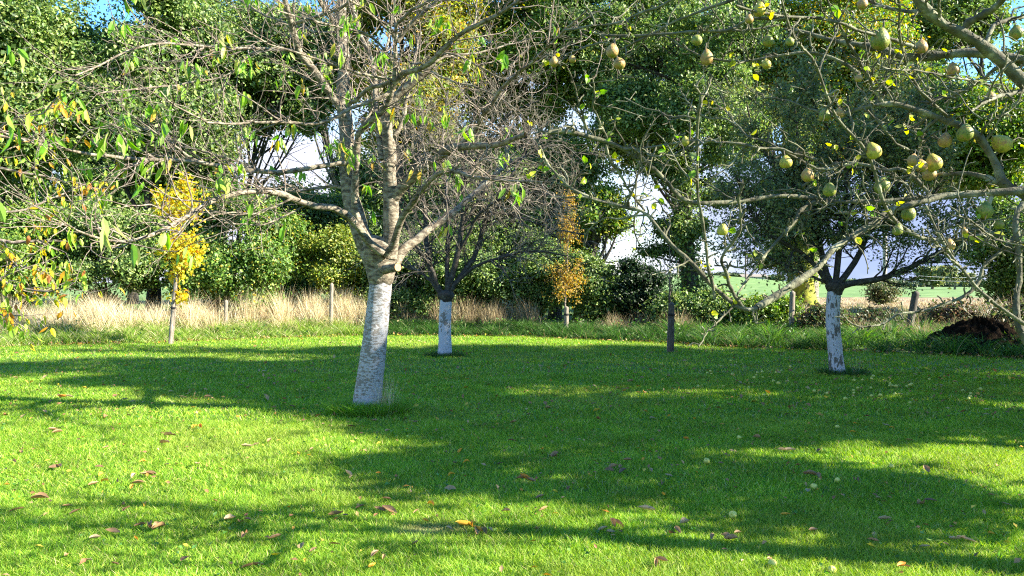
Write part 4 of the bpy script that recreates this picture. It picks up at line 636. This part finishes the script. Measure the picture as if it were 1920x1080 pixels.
shed('small white shed beyond the field behind the distant tree pair', 1756, 552, 190, 6, 1.5)
# far wood line
rng = np.random.default_rng(44); mb = MB()
for x0, x1, d, hh, nn in [(1540, 1990, 250, 2.2, 7000), (1360, 1470, 360, 3.0, 2500), (1660, 1900, 180, 1.3, 3500), (1230, 1380, 380, 3.4, 1500)]:
    px = rng.uniform(x0, x1, nn); X = (px - 960) / F * d; prof_ = .55 + .45 * np.abs(np.sin(px * .045 + d) * np.cos(px * .021)); y = d + rng.uniform(0, 6, nn); z = Hz(X, y) + rng.random(nn) ** .7 * hh * prof_; nm = rng.normal(0, 1, (nn, 3)) + [0, -.6, .6]
    leaves(mb, np.stack([X, y, z], 1), np.cross(nm, rng.normal(0, 1, (nn, 3))), nm, d * .0042, d * .0034, colors(rng, nn, [((.06, .10, .055), 2), ((.10, .14, .07), 2), ((.14, .16, .09), 1)]))
tag(mb.build('far_wood', M['leaf_thin']), 'line of far bushes and woods along the horizon', 'woods', kind='stuff')

# -- soil heap
rng = np.random.default_rng(50); c = P(1835, 640, 17.0); a1 = 56; b1 = 26; th = np.linspace(0, 2 * pi, a1, endpoint=False); rr_ = np.linspace(0, 1, b1)
v = []
for j, r_ in enumerate(rr_):
    x = np.cos(th) * r_ * 1.25; y = np.sin(th) * r_ * .9; h = .60 * (1 - r_ ** 2) ** .8 * (1 + .18 * np.sin(th * 2 + 1)) + .045 * rng.normal(0, 1, a1) * (1 - r_ * .7) + .05 * np.sin(th * 7 + j); v.append(np.stack([c[0] + .1 + x * (1 + .1 * np.sin(th * 3)), 17.1 + y, np.maximum(h, -.04) + (-.05 if j == b1 - 1 else 0) + .04], 1))
v = np.concatenate(v); i = np.arange(len(v)).reshape(b1, a1); q = np.stack([i[:-1], np.roll(i[:-1], -1, 1), np.roll(i[1:], -1, 1), i[1:]], -1).reshape(-1, 4); mb = MB(); mb.add(v, q[:, ::-1]); tag(mb.build('soil_heap', M['earth']), 'dark heap of soil and compost at the right edge of the lawn', 'soil heap')

# ------------------------------------------------------------------ grass and verge
rng = np.random.default_rng(70); mb = MB()
GR = [((.12, .27, .022), 3), ((.23, .41, .03), 3), ((.38, .52, .05), 2), ((.46, .54, .12), .7), ((.58, .50, .24), .4)]
def lawn_pts(n, y0, y1, m=.77):
    y = np.sqrt(rng.uniform(y0 ** 2, y1 ** 2, n)); x = rng.uniform(-m, m, n) * y; k = y < E(PX(x, y)) + .25; return x[k], y[k]
for (y0, y1, nn, h, wd) in [(3.2, 5.5, 280000, .042, .0040), (5.5, 8.5, 260000, .042, .0054), (8.5, 13, 200000, .044, .009), (13, 23, 190000, .045, .015)]:
    x, y = lawn_pts(nn, y0, y1); n = len(x); pt = _n(x, y, 1.7, 2) * .5 + _n(x, y, 5, 5) * .5; bare = np.exp(-((x + .55) / .22) ** 2 - ((y - 4.75) / .12) ** 2); hh = h * rng.uniform(.4, 1.55, n) * (1 + .45 * pt) * (1 - .7 * bare); col = colors(rng, n, GR, .2); yl = sstep(.15, .6, _n(x, y, .9, 7) + rng.normal(0, .15, n))[:, None]; col = col * (1 - .35 * yl) + np.array([.36, .42, .08]) * .35 * yl; col = col * (1 + .22 * _n(x, y, 3.3, 8)[:, None]); br = (bare * .8)[:, None]; col = col * (1 - br) + np.array([.42, .33, .18]) * br
    blades(mb, onground(x, y, -.002), hh, np.full(n, wd) * rng.uniform(.7, 1.3, n), rng, rng.uniform(.1, .7, n), rng.uniform(.1, .7, n), col, 2)
pass
tag(mb.build('lawn_grass', M['grass']), 'short mown green grass of the orchard lawn', 'grass', kind='stuff')
def verge(px0, px1, t0, t1, n, h0, h1, wd, pal, lean, cur, segs=3, mi='grass', clump=0, face=None):
    px = rng.uniform(px0, px1, n); t = rng.uniform(t0, t1, n)
    if clump:
        ci = rng.integers(0, clump, n); cp = rng.uniform(px0, px1, clump); ct_ = rng.uniform(t0, t1, clump); px = cp[ci] + rng.normal(0, 9, n); t = ct_[ci] + rng.normal(0, .16, n)
    d = E(px) + t; x = (px - 960) / F * d; blades(mb, onground(x, d, -.02), rng.uniform(h0, h1, n) * (.78 + .42 * np.clip(_n(x, d, 1.9, h1 * 9) + .4 * np.sin(px * .11), -1, 1)), np.full(n, wd) * rng.uniform(.6, 1.4, n), rng, rng.uniform(*lean, n), rng.uniform(*cur, n), colors(rng, n, pal, .25), segs, face=face)
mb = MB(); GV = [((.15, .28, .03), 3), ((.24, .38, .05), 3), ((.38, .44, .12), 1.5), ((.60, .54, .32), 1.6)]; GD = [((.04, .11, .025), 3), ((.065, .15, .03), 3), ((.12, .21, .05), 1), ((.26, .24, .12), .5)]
verge(-200, 700, .1, 1.9, 26000, .14, .50, .016, GV, (.1, .6), (.3, .9), clump=420)
verge(-200, 700, 1.0, 4.2, 22000, .25, .75, .015, GV + [((.55, .48, .28), 3)], (.1, .6), (.3, .9), clump=300)
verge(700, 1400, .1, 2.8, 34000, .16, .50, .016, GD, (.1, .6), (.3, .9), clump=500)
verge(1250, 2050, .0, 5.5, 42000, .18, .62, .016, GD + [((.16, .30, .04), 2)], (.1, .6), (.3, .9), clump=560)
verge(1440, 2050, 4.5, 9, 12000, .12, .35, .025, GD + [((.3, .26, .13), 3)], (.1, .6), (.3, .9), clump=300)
tag(mb.build('verge_grass', M['grass']), 'long uncut green grass and weeds along the edge of the lawn', 'grass', kind='stuff')
mb = MB(); DR = [((.70, .60, .39), 3), ((.58, .48, .29), 3), ((.78, .71, .50), 1.5), ((.34, .26, .14), 1)]; DR2 = [((.36, .29, .17), 3), ((.48, .40, .24), 2), ((.22, .17, .09), 2)]
f_ = np.array([-.35, 0, 0])
verge(-200, 700, 1.6, 4.4, 36000, .5, 1.25, .011, DR, (.02, .3), (.05, .4), clump=420, face=f_)
verge(-200, 700, 1.4, 3.6, 15000, .25, .6, .011, DR, (.1, .6), (.2, .6), clump=260)
verge(380, 700, 2.0, 4.4, 14000, .8, 1.5, .011, DR, (.02, .2), (.02, .25), clump=150)
verge(730, 1010, 2.1, 3.4, 7000, .5, 1.25, .011, DR2, (.02, .25), (.05, .3), clump=60)
verge(1120, 1300, 1.8, 3.2, 1500, .4, .95, .011, DR2, (.05, .4), (.05, .3), clump=14)
verge(1480, 2050, 6.0, 9, 9000, .15, .5, .018, DR2 + DR, (.05, .5), (.1, .5), clump=200)
verge(1500, 2050, 9, 30, 15000, .08, .26, .022, DR + DR2, (.05, .5), (.1, .5), clump=330)
verge(1560, 1900, 2.2, 6, 4200, .3, .75, .012, DR2, (.05, .5), (.1, .5), clump=60)
verge(1850, 2050, 3, 9, 2500, .5, 1.2, .014, DR, (.05, .5), (.1, .4), clump=30)
verge(-200, 700, 1.5, 4.0, 1500, 1.1, 1.7, .008, DR, (.05, .35), (.1, .5), clump=90, face=f_)
tag(mb.build('tall_dry_grass', M['dry']), 'tall tan dry grass and stalks in front of the hedge', 'dry grass', kind='stuff')
# broad weed leaves low in the verge
mb = MB(); n = 8000; px = np.concatenate([rng.uniform(-200, 720, n // 4), rng.uniform(720, 1960, n - n // 4)]); t = rng.uniform(.1, 4.5, n); d = E(px) + t; x = (px - 960) / F * d; hh = rng.random(n) * (.18 + .22 * (_n(x, d, 2.2, 3) > 0)); nm = rng.normal(0, 1, (n, 3)) + [0, 0, 1.2]
leaves(mb, np.stack([x, d, Hz(x, d) + hh], 1), np.cross(nm, rng.normal(0, 1, (n, 3))), nm, rng.uniform(.05, .12, n), rng.uniform(.03, .07, n), colors(rng, n, GD + [((.13, .26, .04), 2)])); tag(mb.build('verge_weeds', M['leaf']), 'low broad leaved weeds and brambles along the verge', 'weeds', kind='stuff')
mb = MB(); n = 9000; y = np.sqrt(rng.uniform(3.4 ** 2, 12 ** 2, n)); x = rng.uniform(-.76, .76, n) * y; k_ = (_n(x, y, 2.6, 4) + rng.normal(0, .25, n)) > .35; x = x[k_]; y = y[k_]; n = len(x); nm = rng.normal(0, .5, (n, 3)) + [0, 0, 1]
leaves(mb, np.stack([x, y, Hz(x, y) + rng.uniform(.02, .05, n)], 1), np.cross(nm, rng.normal(0, 1, (n, 3))), nm, rng.uniform(.015, .045, n), rng.uniform(.012, .028, n), colors(rng, n, [((.07, .20, .03), 3), ((.12, .28, .06), 2), ((.2, .34, .08), 1)])); tag(mb.build('lawn_weeds', M['leaf']), 'small clover and broad leaved weeds growing in patches in the lawn', 'weeds', kind='stuff')
# tufts at the tree feet
def tuft(label, x, y, r_, n, h, pal, tall=0, seed=1):
    rg = np.random.default_rng(seed); a = rg.uniform(0, 2 * pi, n); q = np.sqrt(rg.random(n)); bx = x + np.cos(a) * q * r_; by = y + np.sin(a) * q * r_ * .7; mb = MB(); blades(mb, onground(bx, by, -.01), h * rg.uniform(.5, 1.2, n), np.full(n, .008), rg, rg.uniform(.1, .7, n), rg.uniform(.2, .8, n), colors(rg, n, pal), 3)
    if tall: m_ = tall; bx = x + rg.uniform(.12, .34, m_); by = y + rg.normal(-.05, .1, m_); blades(mb, onground(bx, by), rg.uniform(.25, .62, m_), np.full(m_, .0025), rg, rg.uniform(.02, .3, m_), rg.uniform(.0, .35, m_), colors(rg, m_, DR), 4)
    e = mb.build('grass_tuft', M['grass']); return tag(e, label, 'grass tuft', 'uncut tufts around tree feet')
tuft('long green tuft with dry stems around the foot of the big whitewashed trunk', -1.75, 8.98, .46, 4200, .21, [((.14, .32, .03), 3), ((.24, .44, .05), 2), ((.4, .4, .15), .5)], 150, 5)
tuft('dark grass tuft around the foot of the slim whitewashed tree', P(834, 670, 16)[0], 15.95, .42, 1500, .13, GD, 0, 6)
tuft('dark grass tuft around the foot of the apple trunk', P(1568, 705, 12.8)[0] + .1, 12.75, .42, 1700, .15, GD, 20, 7)

# -- fallen leaves: individual ones near, a litter line far
def dead_mesh(k, col):
    rg = np.random.default_rng(200 + k); L_ = 1.0; s = np.linspace(0, 1, 6); wv = np.sin(pi * np.clip(s * .92 + .05, 0, 1)) ** .8 * .24; u = np.array([-1, -.5, 0, .5, 1]); curl = rg.uniform(.3, 1.4); bnd = rg.uniform(-.25, .35)
    v = []
    for i, ss in enumerate(s):
        for uu in u: v.append([ss - .5, uu * wv[i] * math.cos(curl * abs(uu) * .6), .06 + abs(uu) ** 1.5 * wv[i] * curl * .8 + bnd * (ss - .5) ** 2 * 2 + rg.normal(0, .014)])
    i = np.arange(30).reshape(6, 5); q = np.stack([i[:-1, :-1], i[:-1, 1:], i[1:, 1:], i[1:, :-1]], -1).reshape(-1, 4); mb = MB(); mb.add(v, q, np.array(col) * rg.uniform(.8, 1.2, (30, 1))); return mb.mesh('dead_leaf', M['dead'])
KINDS = {'brown': ('curled dry brown leaf lying on the lawn', [(.30, .18, .085), (.40, .25, .13), (.20, .115, .06)]), 'tan': ('pale tan fallen leaf lying on the lawn', [(.36, .25, .12), (.42, .31, .17)]), 'orange': ('orange fallen leaf lying on the lawn', [(.60, .24, .03), (.62, .34, .04)]), 'yellow': ('small yellow fallen leaf lying on the lawn', [(.66, .52, .05)])}
DM = {k: [dead_mesh(i * 7 + j, v[1][j % len(v[1])]) for j in range(4)] for i, (k, v) in enumerate(KINDS.items())}
rng = np.random.default_rng(90)
def dead(px, py, kind, ln):
    d = CH * F / (py - HY); x = (px - 960) / F * d; o = bpy.data.objects.new('fallen_leaf', DM[kind][rng.integers(4)]); C.objects.link(o); o.location = (x, d, float(Hz(x, d)) + .036); o.scale = (ln, ln * rng.uniform(.8, 1.3), ln * rng.uniform(.8, 1.3)); o.rotation_euler = (rng.normal(0, .25), rng.normal(0, .2), rng.uniform(0, 6.28)); tag(o, KINDS[kind][0], 'fallen leaf', kind + ' leaves scattered over the lawn')
BIG = [(175, 915, 'brown'), (30, 965, 'brown'), (232, 955, 'brown'), (75, 942, 'brown'), (142, 968, 'brown'), (212, 1008, 'brown'), (298, 1000, 'brown'), (455, 1018, 'brown'), (430, 985, 'tan'), (450, 990, 'brown'), (630, 978, 'brown'), (712, 968, 'brown'), (730, 970, 'brown'), (845, 930, 'tan'), (652, 898, 'tan'), (388, 880, 'brown'), (370, 877, 'tan'), (275, 896, 'brown'), (258, 912, 'brown'), (315, 822, 'brown'),
 (308, 836, 'brown'), (365, 806, 'orange'), (462, 844, 'tan'), (505, 833, 'brown'), (898, 1010, 'brown'), (895, 1008, 'orange'), (813, 877, 'brown'), (980, 910, 'brown'), (1212, 970, 'tan'), (1148, 998, 'brown'), (1283, 996, 'tan'), (1145, 1012, 'tan'), (1362, 1022, 'brown'), (1515, 932, 'tan'), (1520, 900, 'brown'), (1660, 985, 'tan'), (1790, 1022, 'tan'), (1812, 1022, 'tan'), (1725, 955, 'brown'), (1738, 890, 'brown'),
 (1240, 1065, 'brown'), (1040, 866, 'brown'), (1150, 888, 'brown'), (1168, 895, 'brown'), (1420, 830, 'brown'), (1480, 855, 'tan'), (1182, 720, 'brown'), (985, 910, 'orange'), (120, 745, 'orange'), (110, 748, 'tan'), (130, 748, 'tan'), (248, 757, 'tan'), (390, 750, 'brown'), (350, 745, 'tan'), (38, 855, 'brown'), (100, 812, 'brown'), (110, 880, 'brown'), (480, 1074, 'brown'), (280, 998, 'brown'), (870, 1000, 'orange')]
for a, b2, k in BIG:
    dead(a, b2, k, rng.uniform(.08, .125))
    if rng.random() < .45: dead(a + rng.uniform(-18, 18), b2 + rng.uniform(-4, 5), k, rng.uniform(.07, .11))
nb = sum(1 for o in C.objects if o.name.startswith('fallen_leaf'))
for _ in range(285 - nb):
    py = 690 + 390 * rng.random() ** 1.25; px = rng.uniform(5, 1915); dead(px, py, rng.choice(['brown', 'tan', 'orange', 'yellow'], p=[.62, .2, .1, .08]), rng.uniform(.035, .085))
mb = MB(); n = 2600; px = rng.uniform(-150, 2000, n); d = np.where(rng.random(n) < .55, E(px) + rng.normal(.0, .22, n), 8.5 + (E(px) - 8.5) * rng.random(n)); x = (px - 960) / F * d; nm = rng.normal(0, .5, (n, 3)) + [0, 0, 1]; s = rng.uniform(.05, .10, n)
y2 = np.sqrt(rng.uniform(3.6 ** 2, 15 ** 2, 4000)); x2 = rng.uniform(-.75, .75, 4000) * y2; cl0 = _n(x2, y2, 1.3, 9) + rng.normal(0, .4, 4000) > 0; x = np.concatenate([x, x2[cl0]]); d = np.concatenate([d, y2[cl0]]); n = len(x); nm = rng.normal(0, .5, (n, 3)) + [0, 0, 1]; s = np.concatenate([s, rng.uniform(.02, .055, n - len(s))])
leaves(mb, np.stack([x, d, Hz(x, d) + rng.uniform(.025, .055, n)], 1), np.cross(nm, rng.normal(0, 1, (n, 3))), nm, s, s * .55, colors(rng, n, [((.26, .13, .06), 4), ((.42, .28, .13), 2), ((.55, .28, .05), 1), ((.60, .46, .06), .7)])); tag(mb.build('leaf_litter', M['dead']), 'scattered fallen leaves over the far lawn and along its edge', 'leaf litter', kind='stuff')
# -- windfall apples
ap = np.array([(0.0, -.36), (.12, -.42), (.28, -.42), (.42, -.28), (.48, -.05), (.46, .15), (.36, .33), (.22, .40), (.10, .37), (0.0, .30)]); AM = ramp_mat('apple_skin', [(0.35, (.42, .46, .07)), (0.55, (.66, .60, .14)), (0.75, (.70, .48, .10))], 3, bump=0.05, rough=.4, spec=.5)
AP = [lathe_mesh('apple_flesh', AM, k, ap) for k in range(3)]
APS = [(1370, 680), (1352, 690), (1326, 702), (1334, 703), (1332, 699), (1373, 705), (1418, 706), (1420, 702), (1414, 711), (1430, 710), (1429, 701), (1455, 702), (1457, 700), (1464, 699), (1309, 727), (1404, 729), (1433, 743), (1356, 727), (1450, 717), (1459, 721), (1476, 718), (1482, 692), (1527, 736), (1551, 740), (1600, 735), (1601, 739), (1608, 730), (1601, 717), (1617, 716), (1634, 714), (1637, 710), (1633, 730), (1634, 745), (1650, 744), (1668, 727), (1669, 723), (1673, 727), (1680, 728), (1678, 742), (1700, 728), (1706, 726), (1709, 724), (1706, 759), (1742, 715), (1585, 751), (1820, 742), (1819, 748), (1818, 747), (1816, 752), (1805, 737), (1838, 735), (1570, 907), (1526, 921), (1672, 881), (1570, 807), (1386, 827), (1325, 873)]
for k, (a, b2) in enumerate(APS + [(1448, 1066), (1560, 1076), (1374, 976)]):
    d = CH * F / (b2 - HY); x = (a - 960) / F * d; s_ = rng.uniform(.043, .06); o = bpy.data.objects.new('windfall_apple', AP[k % 3]); C.objects.link(o); o.location = (x, d, float(Hz(x, d)) + s_ * .55); o.scale = (s_, s_, s_); o.rotation_euler = (rng.normal(0, .8), rng.normal(0, .8), rng.uniform(0, 6))
    tag(o, 'small yellow windfall apple lying in the grass', 'apple', 'windfall apples lying in the grass')

# ------------------------------------------------------------------ unseen trees added beyond the right of the view to shade the lawn
SHADE = [
    (9.4, 6.2, 5.3, 1.7, 1.0, 1.7, 14000), (10.6, 8.1, 7.8, 2.0, 1.3, 1.8, 18000),     (8.9, 9.9, 9.0, 2.9, 2.4, 2.6, 30000),     # x, y, z centre, rx, ry, rz, leaves
    (9.9, 7.5, 4.7, 2.3, 2.1, 3.1, 32000), (12.2, 10.2, 6.2, 2.9, 2.3, 5.0, 42000), (15.6, 13.6, 6.6, 3.4, 2.4, 5.6, 46000), (17.5, 9.2, 7.8, 3.2, 2.2, 5.6, 42000), (6.9, 4.6, 3.4, 1.6, 1.0, 1.7, 9000), (21.5, 12.2, 8.8, 3.6, 2.6, 5.6, 42000), (13.8, 6.4, 5.6, 2.4, 1.3, 3.2, 20000),
]
NS = ['slim leafy tree wedged close behind the pear tree', 'slim tall tree with a small high crown to the right', 'tall tree with a high crown close to the apple tree', 'broad leafy tree just right of the pear tree', 'tall leafy tree in the middle of the row to the right', 'tall leafy tree right of the soil heap', 'tall narrow tree behind the row to the right', 'small leafy tree beside the pear trunk', 'tallest tree standing farthest out to the right', 'open crowned tree behind the broad one to the right']
for k, (x, y, z, rx, ry, rz, nl) in enumerate(SHADE):
    rg = np.random.default_rng(300 + k); e = empty('shade_tree', (x, y, 0), NS[k], 'tree', 'orchard trees out of view to the right'); c = np.array([x, y, z]); cl, lobes = crown_points(rg, c, np.array([rx, ry, rz]), 18, nl // 26, .4); fb = MB(); cl = cl[rg.random(len(cl)) < .62]; foliage(fb, rg, cl, 26, .2, .16, MIDG, c); fb.build('crown', M['leaf'], e)
    tb = MB(); L_ = [resample([[x, y, -.1], [x + .05, y, z * .4], [x, y + .1, z]], 10)]; R_ = [np.linspace(.17, .06, 10)]
    for j in range(8): L_.append(resample([[x, y, z * .45], (np.array([x, y, z * .6]) + lobes[j]) / 2, lobes[j]], 10)); R_.append(np.linspace(.06, .015, 10))
    tb.add(*tubes(np.array(L_), np.array(R_), 8)); tb.build('trunk', M['bark_dark'], e)
